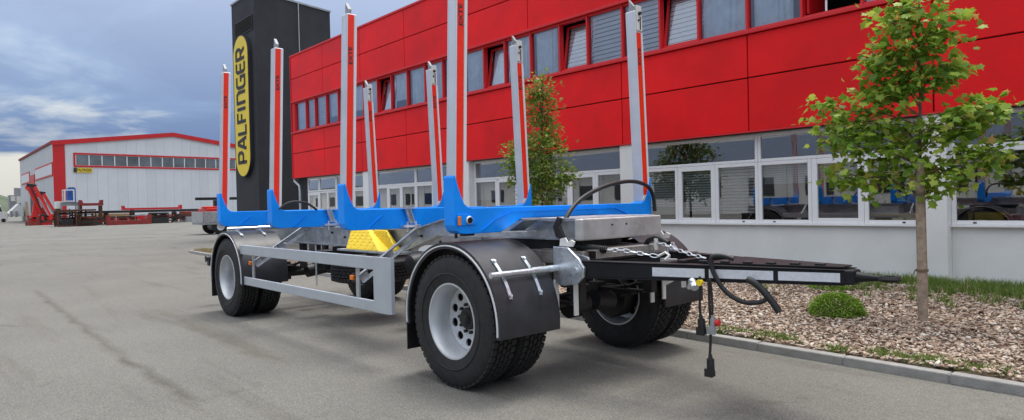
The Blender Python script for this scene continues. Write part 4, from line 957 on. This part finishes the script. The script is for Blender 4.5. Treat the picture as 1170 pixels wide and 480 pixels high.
def plug(pxs, r, m, parent):
    pts = plane_pts(pxs, A2, B2); d = (pts[1]-pts[0]); mb = MB(); mb.tube([pts[0], pts[0]+d*.18, pts[0]+d*.2, pts[0]+d*.75, pts[0]+d*.78, pts[1]], r, 10)
    o = len(mb.v)-60; 
    for i, s in enumerate((.45, .6, .95, 1.0, 1.12, 1.12)):
        c = Vector((0, 0, 0)); ids = range(o+i*10, o+i*10+10)
        for q in ids: c += Vector(mb.v[q])/10
        for q in ids: mb.v[q] = tuple(c+(Vector(mb.v[q])-c)*s)
    e = pts[1]; mb.box((e.x-.03, e.y-.035, e.z-.002), (e.x+.03, e.y-.022, e.z+.05))
    return part('plug', mb, m, parent, smooth=False)
plug([(800.5, 360), (803, 382)], .026, 'black', c1)
c2 = part('electric_cable', MB().tube(spline(plane_pts([(809.5, 319), (810.5, 345), (812, 380), (811, 408)], A2, B2)), .009, 8), 'black', tr, smooth=True)
plug([(811.5, 405), (812.5, 429.5)], .026, 'black', c2)
c3 = part('brake_line', MB().tube(spline(plane_pts([(811.5, 319), (813, 335), (814, 352), (814, 362)], A2, B2)), .008, 8), 'black', tr, smooth=True)
plug([(814, 360), (815, 381)], .020, 'greysteel', c3)
p = plane_pts([(820, 369)], A2, B2)[0]; part('coupling_cap', MB().lathe([(-.012, 0), (-.012, .022), (.012, .022), (.016, .010), (.016, 0)], c=tuple(p), n=14, ax=0, closed=False), 'redplug', c3, smooth=True)
p = plane_pts([(793, 325)], A2, B2)[0]
part('hose_coupling', MB().cyl(p+Vector((-.03, .02, .02)), p+Vector((.02, -.02, -.02)), .026, 12).cyl(p+Vector((-.04, 0, -.03)), p+Vector((-.01, -.01, .03)), .016, 10), 'zinc', tr, smooth=True)
p = plane_pts([(798.5, 323)], A2, B2)[0]; part('yellow_cap', MB().cyl(p+Vector((0, .02, 0)), p+Vector((.01, -.02, 0)), .022, 12), 'yellow', tr, smooth=True)
# coil spring and safety chain over the drawbar
A, B = (-1.42, .86, 1.06), (-.62, 1.16, 1.02)
def helix(p, q, r, turns, th):
    p, q = Vector(p), Vector(q); d = q-p; a = d.cross(Vector((0, 0, 1))).normalized(); b = d.cross(a).normalized()
    return MB().tube([p+d*(i/(turns*10))+a*r*math.cos(2*math.pi*i/10)+b*r*math.sin(2*math.pi*i/10) for i in range(turns*10+1)], th, 5)
pp = plane_pts([(660, 282), (693, 285.5), (712, 286), (728, 289), (742, 291.5), (752, 293)], A, B)
part('coil_spring', helix(pp[0], pp[1], .026, 16, .0055), 'black', tr, smooth=True)
part('spring_core', MB().tube([pp[0], pp[1]], .018, 8), 'black', tr)
def chain(pts, parent_name='chain', ln=.066):
    pts = [Vector(p) for p in pts]; root = None; acc = []
    for a, b in zip(pts[:-1], pts[1:]):
        k = max(1, round((b-a).length/(ln*.72)))
        acc += [(a+(b-a)*(i+.5)/k, (b-a).normalized()) for i in range(k)]
    for i, (c, d) in enumerate(acc):
        u = d.cross(Vector((0, 0, 1))).normalized(); vv = Vector((0, 0, 1)) if i % 2 else u
        w_ = (vv - d*vv.dot(d)).normalized(); ring = []
        for t in range(13):
            a = 2*math.pi*t/12; sx_ = ln*.5*math.cos(a); sy_ = .013*math.sin(a); ring.append(c+d*sx_+w_*sy_)
        mb = MB().tube(ring, .0042, 6, cap=False)
        if root is None: root = part('chain', mb, 'zinc', tr, smooth=True)
        else: part('chain_link', mb, 'zinc', root, smooth=True)
chain(pp[1:])
pq = plane_pts([(744, 285), (752, 277), (765, 282), (775, 286), (790, 291), (806, 295)], (-1.30, CY+.2, 1.05), (-.55, CY-.05, 1.0))
chain(pq)
part('chain_hook', MB().tube([pp[-1], pp[-1]+Vector((.05, .02, .03)), pp[-1]+Vector((.10, .0, .01)), pp[-1]+Vector((.08, -.03, -.02))], .010, 8), 'offwhite', tr, smooth=True)
part('chain_anchor', MB().cyl(pq[1]+Vector((-.02, 0, -.06)), pq[1]+Vector((-.02, 0, .03)), .018, 10), 'offwhite', tr, smooth=True)
ph = plane_pts([(737, 284), (741, 275), (752, 272), (764, 278)], (-1.45, CY+.25, 1.06), (-.7, CY+.1, 1.05))
part('air_hose', MB().tube(spline(ph), .022, 10), 'black', tr, smooth=True)

# ---- wheel chocks stowed on the near rail
def chock(bl, br, tl, trr, lab):
    lo = [Vector(bl), Vector(br)]; hi = [Vector(tl), Vector(trr)]; yk = .742
    for q in lo: q.z = .9555
    for q in hi: q.z = 1.165
    v = [lo[0], lo[1], Vector((lo[1].x-.02, yk, .9555)), Vector((lo[0].x+.02, yk, .9555)), hi[0], hi[1], Vector((hi[1].x, yk, 1.165)), Vector((hi[0].x, yk, 1.165))]
    o = part('wheel_chock', MB().add(v, [(0,3,2,1),(4,5,6,7),(0,1,5,4),(1,2,6,5),(2,3,7,6),(3,0,4,7)]), 'yellow', bevel=.008)
    st = MB(); nf = (lo[1]-lo[0]).cross(hi[0]-lo[0]).normalized()
    for i in range(9):
        for j in range(6):
            a, b = lo[0].lerp(lo[1], (i+.5)/9), hi[0].lerp(hi[1], (i+.5)/9); p = a.lerp(b, (j+.6)/6.4) + nf*.001
            d = Vector((.014, 0, .010 if (i+j) % 2 else -.010)); d = d-nf*d.dot(nf); st.beam(p-d, p+d, .006, .006, up=nf)
    td = part('tread', st, 'yellow', o); td['kind'] = 'stuff'
    c = (hi[0]+hi[1])/2 + nf*.002 - Vector((0, 0, .02)); part('handle_hole', MB().cyl(c, c+nf*.002, .012, 10), 'ink', o)
    tag(o, lab, 'wheel chock')
chock(at_y(395, 286, .52), at_y(433, 287, .52), at_y(401, 263, .68), at_y(420.5, 263, .68), 'yellow plastic wheel chock stowed outermost under the third bunk of the trailer')
chock(at_y(431, 285, .66), at_y(453, 287, .66), at_y(427, 266, .72), at_y(441, 266, .72), 'yellow wheel chock half hidden behind the other one beside the galvanised chassis rail')
part('chock_bracket', MB().box((-4.98, .50, .935), (-3.70, .79, .954)), 'galv', tr)

# ------------------------------------------------------------------ trees and shrubs
def maple_leaf():
    lobes = [(0, 0), (.16, -.10), (.42, -.06), (.34, .10), (.58, .30), (.36, .34), (.30, .52), (.14, .50), (0, .88)]
    left = [(-x, y) for (x, y) in lobes[1:-1][::-1]]
    pts = lobes + left; return np.array([(x, y-.0, -.18*abs(x)) for x, y in pts], np.float32)
LEAF = maple_leaf(); SIMPLE = np.array([(0, 0, 0), (.24, .22, -.04), (.26, .52, -.05), (0, 1, -.02), (-.26, .52, -.05), (-.24, .22, -.04)], np.float32)
def leaf_cloud(centres, outward, size, leaf, m, name, parent):
    n = len(centres); k = len(leaf)
    # frames: the leaf blade points outwards and droops
    out_ = outward + rng.normal(0, .55, (n, 3)); out_[:, 2] -= .25; out_ /= np.linalg.norm(out_, axis=1)[:, None]
    up = np.tile([0, 0, 1.0], (n, 1)) + rng.normal(0, .45, (n, 3)) + outward*.5
    sx = np.cross(out_, up); sx /= np.linalg.norm(sx, axis=1)[:, None]; nz = np.cross(sx, out_)
    s = size*rng.uniform(.6, 1.15, n)
    V = centres[:, None, :] + s[:, None, None]*(leaf[None, :, 0:1]*sx[:, None] + leaf[None, :, 1:2]*out_[:, None] + leaf[None, :, 2:3]*nz[:, None])
    tri = np.array([(0, i, i+1) for i in range(1, k-1)]); me = scatter(name, m, V.reshape(-1, 3), (tri[None]+k*np.arange(n)[:, None, None]).reshape(-1, 3))
    return obj(name, me, (0, 0, 0), None) if parent is None else obj(name, me, (0, 0, 0), parent)
def tree(name, base, trunk_top, blobs, nleaf, lsize, leaf, m, label, r0_=.03, tipm=None, tipfrac=0.0):
    base = Vector(base); t = empty(name, base); tag(t, label, 'tree')
    tt = Vector(trunk_top); pts = [base.lerp(tt, k/8) + Vector((random.uniform(-.012, .012), random.uniform(-.012, .012), 0)) for k in range(9)]
    part('trunk', MB().tube(spline(pts, 3), r0_, 10, r2=r0_*.28), 'bark', t, smooth=True)
    centres = []; outs = []; tot = sum(b[6] for b in blobs)
    for (cx_, cy_, cz_, rx, ry, rz, wgt) in blobs:
        c = Vector((cx_, cy_, cz_)); zt = min(max(cz_-rz*.9-.15, base.z+.9), tt.z-.1); k = (zt-base.z)/(tt.z-base.z); st = base.lerp(tt, k)
        br = MB(); mid = st.lerp(c, .5)+Vector((0, 0, .06)); br.tube(spline([st, mid, c, c+(c-st)*.25]), r0_*.34, 6, r2=r0_*.10)
        subs = []
        ns = max(5, int(wgt/tot*nleaf/22))
        for q in range(ns):
            while True:
                p = rng.uniform(-1, 1, 3); l = np.linalg.norm(p)
                if .25 < l < 1: break
            p = p/l*l**.55; e = c+Vector((p[0]*rx, p[1]*ry, p[2]*rz)); subs.append(e)
            if q % 2 == 0: br.tube([c.lerp(st, .25*random.random()), c.lerp(e, .6)+Vector((0, 0, .02)), e], r0_*.12, 4, r2=r0_*.05)
        part('branch', br, 'bark', t, smooth=True)
        for e in subs:
            kk = int(rng.integers(14, 32)); rad = lsize*1.2
            pc = np.array(e)+rng.normal(0, 1, (kk, 3))*[rad, rad, rad*.62]; od = pc-np.array(c); od /= np.linalg.norm(od, axis=1)[:, None]+1e-6
            centres.append(pc); outs.append(od)
    C_ = np.concatenate(centres); O_ = np.concatenate(outs)
    if tipm:
        sel = rng.uniform(0, 1, len(C_)) < tipfrac*np.clip((C_[:, 2]-np.percentile(C_[:, 2], 45))/(C_[:, 2].max()-np.percentile(C_[:, 2], 45)), 0, 1)
        leaf_cloud(C_[sel]-np.array(base), O_[sel], lsize, leaf, tipm, 'young_leaves', t).location = (0, 0, 0)
        C_, O_ = C_[~sel], O_[~sel]
    cr = leaf_cloud(C_-np.array(base), O_, lsize, leaf, m, 'crown', t); cr.location = (0, 0, 0)
    return t
TY = 4.85
def tb(px, py, rx, rz, wgt, dy=0.0, dep=None):
    p = at_y(px, py, TY); s = (p-CAM).dot(fw)/F_PX; return (p.x, TY+dy, p.z, rx*s*.80, (dep or min(rx, rz))*s*.9, rz*s*.88, wgt)
blobs = [tb(1050, 8, 26, 16, 8), tb(1026, 28, 24, 16, 8, -.05), tb(1068, 30, 24, 18, 8, .05), tb(1040, 52, 32, 20, 12), tb(1008, 66, 18, 18, 6, -.1), tb(1082, 66, 16, 24, 7, .1), tb(1048, 84, 34, 18, 11), tb(1024, 100, 22, 12, 5, .05),
         tb(1000, 112, 16, 12, 4, -.1), tb(962, 128, 20, 10, 5, -.1), tb(986, 140, 24, 14, 7, -.05), tb(1016, 142, 20, 16, 6, .1), tb(958, 156, 13, 10, 3), tb(984, 168, 22, 14, 6, -.12), tb(1020, 172, 22, 15, 7), tb(1048, 160, 13, 14, 4, .1),
         tb(978, 200, 22, 11, 5, -.1), tb(1012, 204, 26, 12, 7), tb(1050, 196, 18, 16, 6, .12), tb(1100, 133, 18, 8, 4, .05), tb(1124, 127, 13, 6, 3), tb(1084, 150, 12, 9, 3), tb(1132, 176, 18, 11, 5, -.1), tb(1104, 188, 18, 13, 5), tb(1084, 208, 24, 11, 6, .05)]
b0 = at_y(1057, 365, TY); b0.z = KH
tree('maple_tree', (b0.x-.045, TY+.075, KH), at_y(1050, 5, TY+.06), blobs, 2900, .100, LEAF, 'leaf', 'young green maple tied to a brown wooden post in the bark bed', .027)
# post with a twine tie
top = at_y(1057, 184, TY-.02); hgt = top.z
mb = MB(); n_ = 10
prof = [(.049, KH-.03), (.050, .5), (.048, 1.1), (.046, hgt-.02), (.040, hgt)]
ring = []
for (r_, z) in prof: ring.append([(b0.x-.012+(r_+random.uniform(-.003, .003))*math.cos(2*math.pi*j/n_)+.005*math.sin(z*3), TY-.03+(r_)*math.sin(2*math.pi*j/n_), z) for j in range(n_)])
v = [p for r_ in ring for p in r_]; f = [(i*n_+j, i*n_+(j+1) % n_, (i+1)*n_+(j+1) % n_, (i+1)*n_+j) for i in range(len(prof)-1) for j in range(n_)] + [tuple(range(n_))[::-1], tuple((len(prof)-1)*n_+j for j in range(n_))]
po = tag(part('tree_post', MB().add(v, f), 'post_wood', smooth=True), 'round brown wooden support post standing against the maple trunk', 'post')
for z in (.62, 1.42): part('tie', MB().lathe([(z-.012, .052), (z-.012, .060), (z+.012, .060), (z+.012, .052)], c=(b0.x-.012, TY-.03, 0), n=16, ax=2).tube([(b0.x-.07, TY-.05, z), (b0.x-.085, TY-.06, z-.05)], .006, 5), 'tie', po)
T2 = 6.0
def tb2(px, py, rx, rz, wgt, dy=0.0):
    p = at_y(px, py, T2); s = (p-CAM).dot(fw)/F_PX; return (p.x, T2+dy, p.z, rx*s, rx*s*.9, rz*s, wgt)
b2 = at_y(617, 236, T2)
blobs2 = [tb2(620, 100, 10, 12, 5), tb2(618, 124, 15, 16, 8), tb2(614, 150, 20, 18, 10, .1), tb2(622, 172, 22, 18, 11, -.1), tb2(596, 178, 18, 14, 8), tb2(606, 200, 26, 16, 12), tb2(632, 196, 20, 15, 9), tb2(592, 196, 16, 11, 6), tb2(618, 218, 22, 14, 8)]
tree('maple_tree', (b2.x, T2, KH), at_y(620, 92, T2), blobs2, 5200, .09, SIMPLE, 'leaf2', 'young tree with reddish top leaves growing behind the trailer stakes', .035, 'leaf_tip', .42)
def shrub(px, py, w_, h_, label, n):
    p = at_z(px, py, KH); s = (p-CAM).dot(fw)/F_PX; rx = w_*s/2; rz = h_*s; cp = Vector((p.x, p.y+rx*.75, KH))
    o = empty('shrub', cp); tag(o, label, 'shrub', None)
    C_ = []; O_ = []
    for i in range(n):
        a = rng.uniform(0, 2*np.pi); e = math.asin(rng.uniform(-.1, 1)); rr = rng.uniform(.55, 1.0)**.5 + .05*math.sin(a*5+e*7)
        d = np.array([math.cos(e)*math.cos(a), math.cos(e)*math.sin(a), math.sin(e)])
        C_.append(d*rr*[rx, rx*.85, rz*.78] + [0, 0, rz*.14]); O_.append(d)
    leaf_cloud(np.array(C_), np.array(O_), .024, SIMPLE, 'shrub_leaf', 'foliage', o).location = (0, 0, 0)
    st = MB()
    for k in range(14): a = 2*math.pi*k/14; st.tube([(cp.x, cp.y, KH-.02), (cp.x+rx*.35*math.cos(a), cp.y+rx*.3*math.sin(a), KH+rz*.35), (cp.x+rx*.7*math.cos(a), cp.y+rx*.6*math.sin(a), KH+rz*.75)], .006, 5)
    part('stem', st, 'bark', o)
shrub(946, 364, 62, 29, 'low rounded bright green shrub in the bark chips beside the drawbar tip', 6500)
shrub(938, 333, 46, 12, 'small flat green shrub near the wall, partly behind the drawbar', 2200)

# ------------------------------------------------------------------ yard stores in front of the white hall
def gpt(px, py): return at_z(px, py, 0.0)
def scale_at(P): return (P-CAM).dot(fw)/F_PX
def stack(name, label, cat, px0, px1, pybase, items, group=None):
    """a thing standing on the ground: items are (px0, px1, py_top, py_bottom, depth m, depth offset m, material, part name, shape)"""
    x0 = pybase; P = at_x((px0+px1)/2, 250, x0); P.z = 0; root = empty(name, P); tag(root, label, cat, group)
    for (a, b, yt, yb, dep, off, m, nm, shp) in items:
        c_px = (a+b)/2; ya, yc = at_x(a, yb, x0-off).y, at_x(b, yt, x0-off).y; za, zb = max(0.0, at_x(c_px, yb, x0-off).z), at_x(c_px, yt, x0-off).z
        if yb > 250.5: za = 0.0
        if shp == 'box': mb = MB().box((x0-off-dep, ya, za), (x0-off, yc, zb))
        elif shp == 'frame':
            t = .12; mb = MB()
            for xx in (x0-off-dep, x0-off-t):
                mb.box((xx, ya, za), (xx+t, ya+t, zb)).box((xx, yc-t, za), (xx+t, yc, zb)).box((xx+.01, ya+t, zb-t), (xx+t-.01, yc-t, zb)).box((xx+.01, ya+t, za+.05), (xx+t-.01, yc-t, za+.05+t))
                k = max(1, int((yc-ya)/1.2))
                for i in range(1, k): mb.box((xx+.02, ya+(yc-ya)*i/k-.05, za+.05+t), (xx+t-.02, ya+(yc-ya)*i/k+.05, zb-t))
            mb.box((x0-off-dep+t, ya, zb-t), (x0-off-t, ya+t, zb-.01)).box((x0-off-dep+t, yc-t, zb-t), (x0-off-t, yc, zb-.01))
        elif shp == 'horn':
            mb = MB().prism([(ya, za), (yc, za), (yc, zb), (yc-.25, zb), (yc-.35, za+(zb-za)*.45), (ya+.35, za+(zb-za)*.45), (ya+.25, zb), (ya, zb)], 0, x0-off-dep, x0-off)
        elif shp == 'cyl':
            r_ = (yc-ya)/2; mb = MB().lathe([(za, 0), (za, r_), (zb-r_*.2, r_), (zb, r_*.7), (zb+.02, 0)], c=(x0-off-r_, (ya+yc)/2, 0), n=20, ax=2, closed=False)
        elif shp == 'tent':
            mb = MB().prism([(ya, za), (yc, za), (yc, za+(zb-za)*.45), ((ya+yc)/2+.5, zb), (ya, za+(zb-za)*.25)], 0, x0-off-dep, x0-off)
        part(nm, mb, m, root, bevel=.02 if shp == 'box' else 0)
    return root
G = 'steel parts stored in front of the white hall'
stack('steel_rack', 'rusty brown steel rack with stacked beams standing at the red hall corner', 'rack', 66, 110, -81, [
    (66, 88, 241, 258, 2.5, 0, 'rust', 'cage', 'frame'), (89, 110, 243, 257.5, 2.0, .3, 'rust', 'cage', 'frame'), (70, 84, 250, 252, 1.5, .3, 'darksteel', 'load', 'box'), (91, 108, 249, 253, 1.4, .6, 'rust', 'load', 'box'), (64, 110, 239.3, 241.2, 2.2, 0, 'rust', 'beam', 'box')])
stack('long_trestle', 'long dark steel beam lying on rusty trestles in front of the hall', 'beam', 110, 232, -83, [
    (100, 233, 239.8, 242.6, .7, 3, 'darksteel', 'beam', 'box'), (120, 124, 242.6, 254.5, .8, 3, 'rust', 'trestle', 'frame'), (150, 154, 242.6, 254, .8, 3, 'rust', 'trestle', 'frame'), (198, 202, 242.6, 252, .8, 3, 'darksteel', 'trestle', 'frame'), (226, 229, 242.6, 251, .8, 3, 'darksteel', 'trestle', 'frame')])
stack('timber_pile', 'flat pile of tan boards under the long steel beam', 'boards', 108, 150, -87, [
    (110, 148, 244, 247, 3, 1, 'tan', 'board', 'box'), (114, 150, 247.2, 249.5, 3, 1, 'rust', 'board', 'box'), (112, 117, 249.6, 253, 2, 1.2, 'darksteel', 'bearer', 'box'), (140, 145, 249.6, 253, 2, 1.2, 'darksteel', 'bearer', 'box')])
stack('red_bunk_frame', 'red steel bunk frame with upturned ends lying on the asphalt before the tan boards', 'steel frame', 123, 172, -80, [(123, 173, 245.5, 255.5, .8, 0, 'rust_red', 'frame', 'horn'), (128, 133, 252, 256.5, .9, .02, 'rust', 'foot', 'box'), (160, 165, 252, 256.5, .9, .02, 'rust', 'foot', 'box')])
stack('red_bunk_frame', 'red steel bunk frame with upturned ends stored on top of the rusty rack', 'steel frame', 91, 118, -85, [(91, 118, 228.5, 235, .8, .3, 'rust_red', 'frame', 'horn'), (92, 94, 235, 256.6, .6, .4, 'rust', 'leg', 'box'), (114, 117, 235, 256.6, .6, .4, 'rust', 'leg', 'box')])
stack('red_beam', 'long bright red steel girder with short upright ends behind the trestles', 'girder', 165, 209, -95, [(140, 208, 234.5, 239.4, .8, 5, 'hall_red', 'girder', 'horn'), (150, 153, 239.4, 253.5, .5, 5.1, 'rust', 'support', 'box'), (198, 201, 239.4, 253.5, .5, 5.1, 'rust', 'support', 'box')])
stack('pallet_stack', 'stack of dark rusty steel frames right of the red bunk frame', 'stack', 174, 193, -82, [(174.5, 193, 242.8 + 2.9*k, 244.8 + 2.9*k, 2, .2*(k % 2), 'rust' if k % 2 else 'darksteel', 'layer', 'box') for k in range(4)] + [(177, 180, 242.8, 254.5, 1.5, .5, 'rust', 'post', 'box'), (187, 190, 242.8, 254.5, 1.5, .5, 'rust', 'post', 'box')])
stack('steel_pile', 'low pile of grey steel sections beside the parked truck', 'stack', 212, 232, -84, [(213, 232, 247.5, 252, 2, 0, 'greysteel', 'section', 'box'), (205, 228, 244, 247.4, 2, .5, 'rust', 'section', 'box'), (208, 230, 241.5, 243.9, 1.2, .6, 'rust_red', 'section', 'box')])
stack('blue_cabinet', 'blue machine cabinet with a pale railing beside the red hall corner', 'cabinet', 76, 88, -86, [(77.5, 86.5, 215, 231, 1, .5, 'machine_blue', 'body', 'box'), (79, 85.5, 214, 215, .8, .6, 'black', 'lid', 'box'), (73.5, 85, 216.5, 231, 1.5, .0, 'offwhite', 'railing', 'frame'), (70, 90, 231, 256.6, 1.6, .1, 'greysteel', 'base', 'frame'), (71, 89, 231, 235, 1.5, .15, 'greysteel', 'tray', 'box')])
stack('white_crate', 'cream white crate on the rusty rack under the red corner trim', 'crate', 64, 71, -86, [(64, 71, 230.5, 238.5, 1.2, .4, 'offwhite', 'body', 'box'), (64.2, 70.8, 238.5, 257, 1, .5, 'rust', 'stand', 'frame'), (64.5, 70.5, 230, 230.5, 1.1, .45, 'tan', 'lid', 'box')])
def jumble(root, x0, a, b, yt, n, mats, nm='bar', dep=2.2):
    y0, y1 = at_x(a, 250, x0).y, at_x(b, 250, x0).y; zt = at_x((a+b)/2, yt, x0).z
    for i in range(n):
        z = zt*(i+.5)/n*random.uniform(.8, 1.1); yc = random.uniform(y0, y1); ln = random.uniform(.5, min(3.2, y1-y0)); t = random.uniform(.05, .13)
        ya, yb = max(y0, yc-ln/2), min(y1, yc+ln/2); xx = x0-random.uniform(0, dep)
        if i % 4 == 3: mb = MB().beam((xx, yc, 0), (xx-random.uniform(-.3, .3), yc+random.uniform(-.3, .3), zt*random.uniform(.6, 1.15)), t, t)
        else: mb = MB().beam((xx, ya, z), (xx-random.uniform(-.8, .8), yb, z+random.uniform(-.12, .12)), t, t*random.uniform(.8, 2))
        part(nm, mb, random.choice(mats), root)
def find(lab): return next(o for o in COL.objects if o.get('label', '').startswith(lab))
jumble(find('rusty brown steel rack'), -80.9, 66, 112, 241, 34, ['rust', 'rust', 'darksteel', 'rust_red'])
jumble(find('long dark steel beam'), -83, 112, 234, 245, 40, ['rust', 'darksteel', 'rust', 'greysteel', 'rust_red'])
jumble(find('stack of dark rusty'), -82, 172, 200, 244, 12, ['rust', 'darksteel'])
jumble(find('low pile of grey'), -84, 203, 234, 243, 12, ['greysteel', 'rust', 'rust_red'])
# red folded cranes by the hall door
def crane(px, pybase, s, lean, label):
    P = at_x(px, 250, pybase); P.z = 0; k = scale_at(P); o = empty('loader_crane', P); tag(o, label, 'crane'); H = s*k
    part('base', MB().box((P.x-1.2, P.y-.9, 0), (P.x+.2, P.y+.9, .55)).box((P.x-.8, P.y-.4, .551), (P.x-.2, P.y+.4, 1.0)), 'rust_red', o, bevel=.03)
    part('column', MB().beam((P.x-.5, P.y, .6), (P.x-.5, P.y+lean*.25, H*.55), .75, .75, up=(1, 0, 0), w2=.6, h2=.6), 'crane_red', o, bevel=.03)
    tp, ft = Vector((P.x-.15, P.y-.5, H)), Vector((P.x-.1, P.y+lean, .8))
    part('boom', MB().beam(tp, ft, .62, .5, up=(1, 0, 0), w2=.42, h2=.4), 'crane_red', o, bevel=.03)
    part('knuckle', MB().lathe([(-.32, 0), (-.32, .34), (.32, .34), (.32, 0)], c=(tp.x, tp.y-.05, tp.z-.2), n=16, ax=0, closed=False), 'crane_red', o, smooth=True)
    part('outer_boom', MB().beam(tp+Vector((.35, .55, -.1)), ft+Vector((.35, .75, .1)), .34, .3, up=(1, 0, 0), w2=.28, h2=.26), 'crane_red', o, bevel=.02)
    part('extension', MB().beam(ft+Vector((.4, .45, .35)), tp.lerp(ft, .35)+Vector((.42, .35, 0)), .16, .16, up=(1, 0, 0)), 'greysteel', o)
    part('hose', MB().tube([tp+Vector((.36, .1, -.1)), tp.lerp(ft, .3)+Vector((.40, .12, .05)), tp.lerp(ft, .7)+Vector((.38, .1, 0)), ft+Vector((.38, .12, .1))], .06, 6), 'black', o)
    part('knuckle_plate', MB().beam(tp+Vector((.2, -.25, .1)), tp+Vector((.2, .75, -.05)), .4, .25, up=(1, 0, 0)), 'black', o)
    part('cylinder', MB().cyl((P.x+.5, P.y-.85, H*.6), (P.x+.5, P.y-.75, .45), .14, 10), 'tan', o, smooth=True)
    part('valve_bank', MB().box((P.x-.1, P.y+.5, .56), (P.x+.4, P.y+1.1, 1.3)), 'black', o, bevel=.03)
crane(40, -99, 45, .9, 'tall bright red folded loader crane standing by the hall side door')
crane(50, -101, 36, .7, 'shorter red folded loader crane leaning beside the taller red crane')
stack('outrigger_pile', 'low pile of rusty red crane outriggers before the folded cranes', 'stack', 32, 66, -97, [(33, 46, 248.5, 253.5, 1.5, 0, 'rust_red', 'outrigger', 'horn'), (47, 60, 247, 252.5, 1.5, .3, 'crane_red', 'outrigger', 'horn'), (38, 66, 246, 248, .8, 1.8, 'rust', 'tube', 'box'), (40, 42, 248, 252.5, .6, 1.9, 'rust', 'bearer', 'box'), (62, 64, 248, 252, .6, 1.9, 'rust', 'bearer', 'box')])
jumble(find('low pile of rusty red'), -97, 32, 66, 245, 18, ['rust', 'crane_red', 'rust_red', 'darksteel'])
stack('white_tarp', 'white tarpaulin draped over a heap near the hills', 'tarpaulin', 10, 27, -150, [(10, 26.5, 232.5, 247.5, 5, 0, 'offwhite', 'cover', 'tent'), (12, 14, 241, 248, 1, -.4, 'greysteel', 'leg', 'box'), (18, 20, 241, 248, 1, -.4, 'greysteel', 'leg', 'box')])
stack('silver_tank', 'dull silver tank standing above the grey container at the hall end', 'tank', 16, 27, -172, [(16.5, 26.5, 214, 226, 4, 1, 'greysteel', 'shell', 'cyl'), (18, 25, 226, 247.6, 3, 2, 'greysteel', 'stand', 'frame')])
stack('grey_container', 'grey container with pale panels near the end of the hall', 'container', 10, 26, -165, [(11, 26, 223, 247, 3, 0, 'greysteel', 'body', 'box'), (12.5, 17.5, 224.5, 230, .1, -.06, 'offwhite', 'panel', 'box'), (19, 24.5, 224.5, 232, .1, -.06, 'offwhite', 'panel', 'box')])
# white van at the far left edge
def van(px0, px1, pyb, h, label):
    P = at_x((px0+px1)/2, 250, pyb); P.z = 0; a = at_x(px0, 250, P.x).y; b = at_x(px1, 250, P.x).y; k = scale_at(P); H = h*k; o = empty('white_van', P); tag(o, label, 'van')
    part('body', MB().prism([(a, .35), (b, .35), (b, H*.55), (b-.2*(b-a), H*.62), (b-.32*(b-a), H), (a, H)], 0, P.x-2, P.x), 'offwhite', o, bevel=.05)
    part('side_window', MB().prism([(b-.50*(b-a), H*.62), (b-.24*(b-a), H*.62), (b-.34*(b-a), H*.92), (b-.50*(b-a), H*.92)], 0, P.x+.001, P.x+.02), 'cab_glass', o)
    for t in (.2, .8): part('wheel', MB().cyl((P.x-.25, a+(b-a)*t, .35), (P.x+.02, a+(b-a)*t, .35), .35, 16), 'rubber', o)
van(-16, 9, -150, 20, 'white van parked in the open yard below the green hills')

# ---- flatbed truck parked behind the trailer
P = gpt(247, 268); TX = P.x
tk = empty('flatbed_truck', (TX-1, P.y+1.5, 0)); tag(tk, 'parked flatbed truck with silver drop sides between the trailer tail and the dark tower', 'truck')
yr = at_x(232.5, 250, TX).y; zb_, zt_ = at_x(236, 254.5, TX).z, at_x(236, 242, TX).z; yf = yr+4.6
part('chassis', MB().box((TX-1.5, yr+.2, .55), (TX-.5, yf+1.2, .80)), 'black', tk)
bd = part('load_bed', MB().box((TX-2.1, yr, zb_-.12), (TX+.02, yf-.9, zb_)), 'greysteel', tk)
for k in range(3):
    part('drop_side', MB().box((TX-.02, yr+.02+k*1.2, zb_+.01), (TX+.03, yr+1.18+k*1.2, zt_)), 'galv', bd, bevel=.01)
part('tail_board', MB().box((TX-2.08, yr-.03, zb_+.01), (TX-.03, yr+.015, zt_)), 'galv', bd, bevel=.01)
part('crane_arm', MB().beam((TX-1, yr-.1, zt_+.75), (TX-1, yr+2.4, zt_+.75), .25, .16).box((TX-1.15, yr+.9, zb_+.01), (TX-.85, yr+1.2, zt_+.66)), 'black', tk)
part('red_load', MB().box((TX-1.8, yr+.25, zb_+.01), (TX-.25, yr+1.0, zt_+.18)).box((TX-.7, yr+.1, zt_+.181), (TX-.4, yr+1.4, zt_+.3)), 'crane_red', tk, bevel=.03)
part('cab', MB().prism([(yf-.8, .6), (yf+1.1, .6), (yf+1.1, 1.5), (yf+.85, 2.55), (yf-.8, 2.6)], 0, TX-2.05, TX), 'offwhite', tk, bevel=.06)
part('windscreen', MB().prism([(yf+1.085, 1.55), (yf+1.115, 1.55), (yf+.90, 2.45), (yf+.87, 2.45)], 0, TX-1.95, TX-.1), 'cab_glass', tk)
part('side_window', MB().prism([(yf-.1, 1.55), (yf+.95, 1.55), (yf+.75, 2.35), (yf-.1, 2.35)], 0, TX+.001, TX+.015), 'cab_glass', tk)
for yy in (yr+.95, yf+.35):
    for xx in (TX-.30, TX-2.0):
        wl2 = part('wheel', MB().lathe([(0, .22), (0, .40), (.03, .44), (.22, .44), (.25, .40), (.25, .22)], c=(xx, yy, .44), n=28, ax=0), 'rubber', tk, smooth=True)
        part('rim', MB().lathe([(.20, 0), (.20, .12), (.235, .215), (.245, .22), (.02, .22), (.02, 0)], c=(xx, yy, .44), n=20, ax=0, closed=False), 'rim', wl2, smooth=True)
part('mud_guard', MB().lathe([(TX-.32, .50), (TX-.32, .53), (TX+.0, .53), (TX+.0, .50)], c=(0, yr+.95, .44), n=14, ax=0, a0=R_(15), a1=R_(165)), 'black', tk)
bpy.context.view_layer.update()
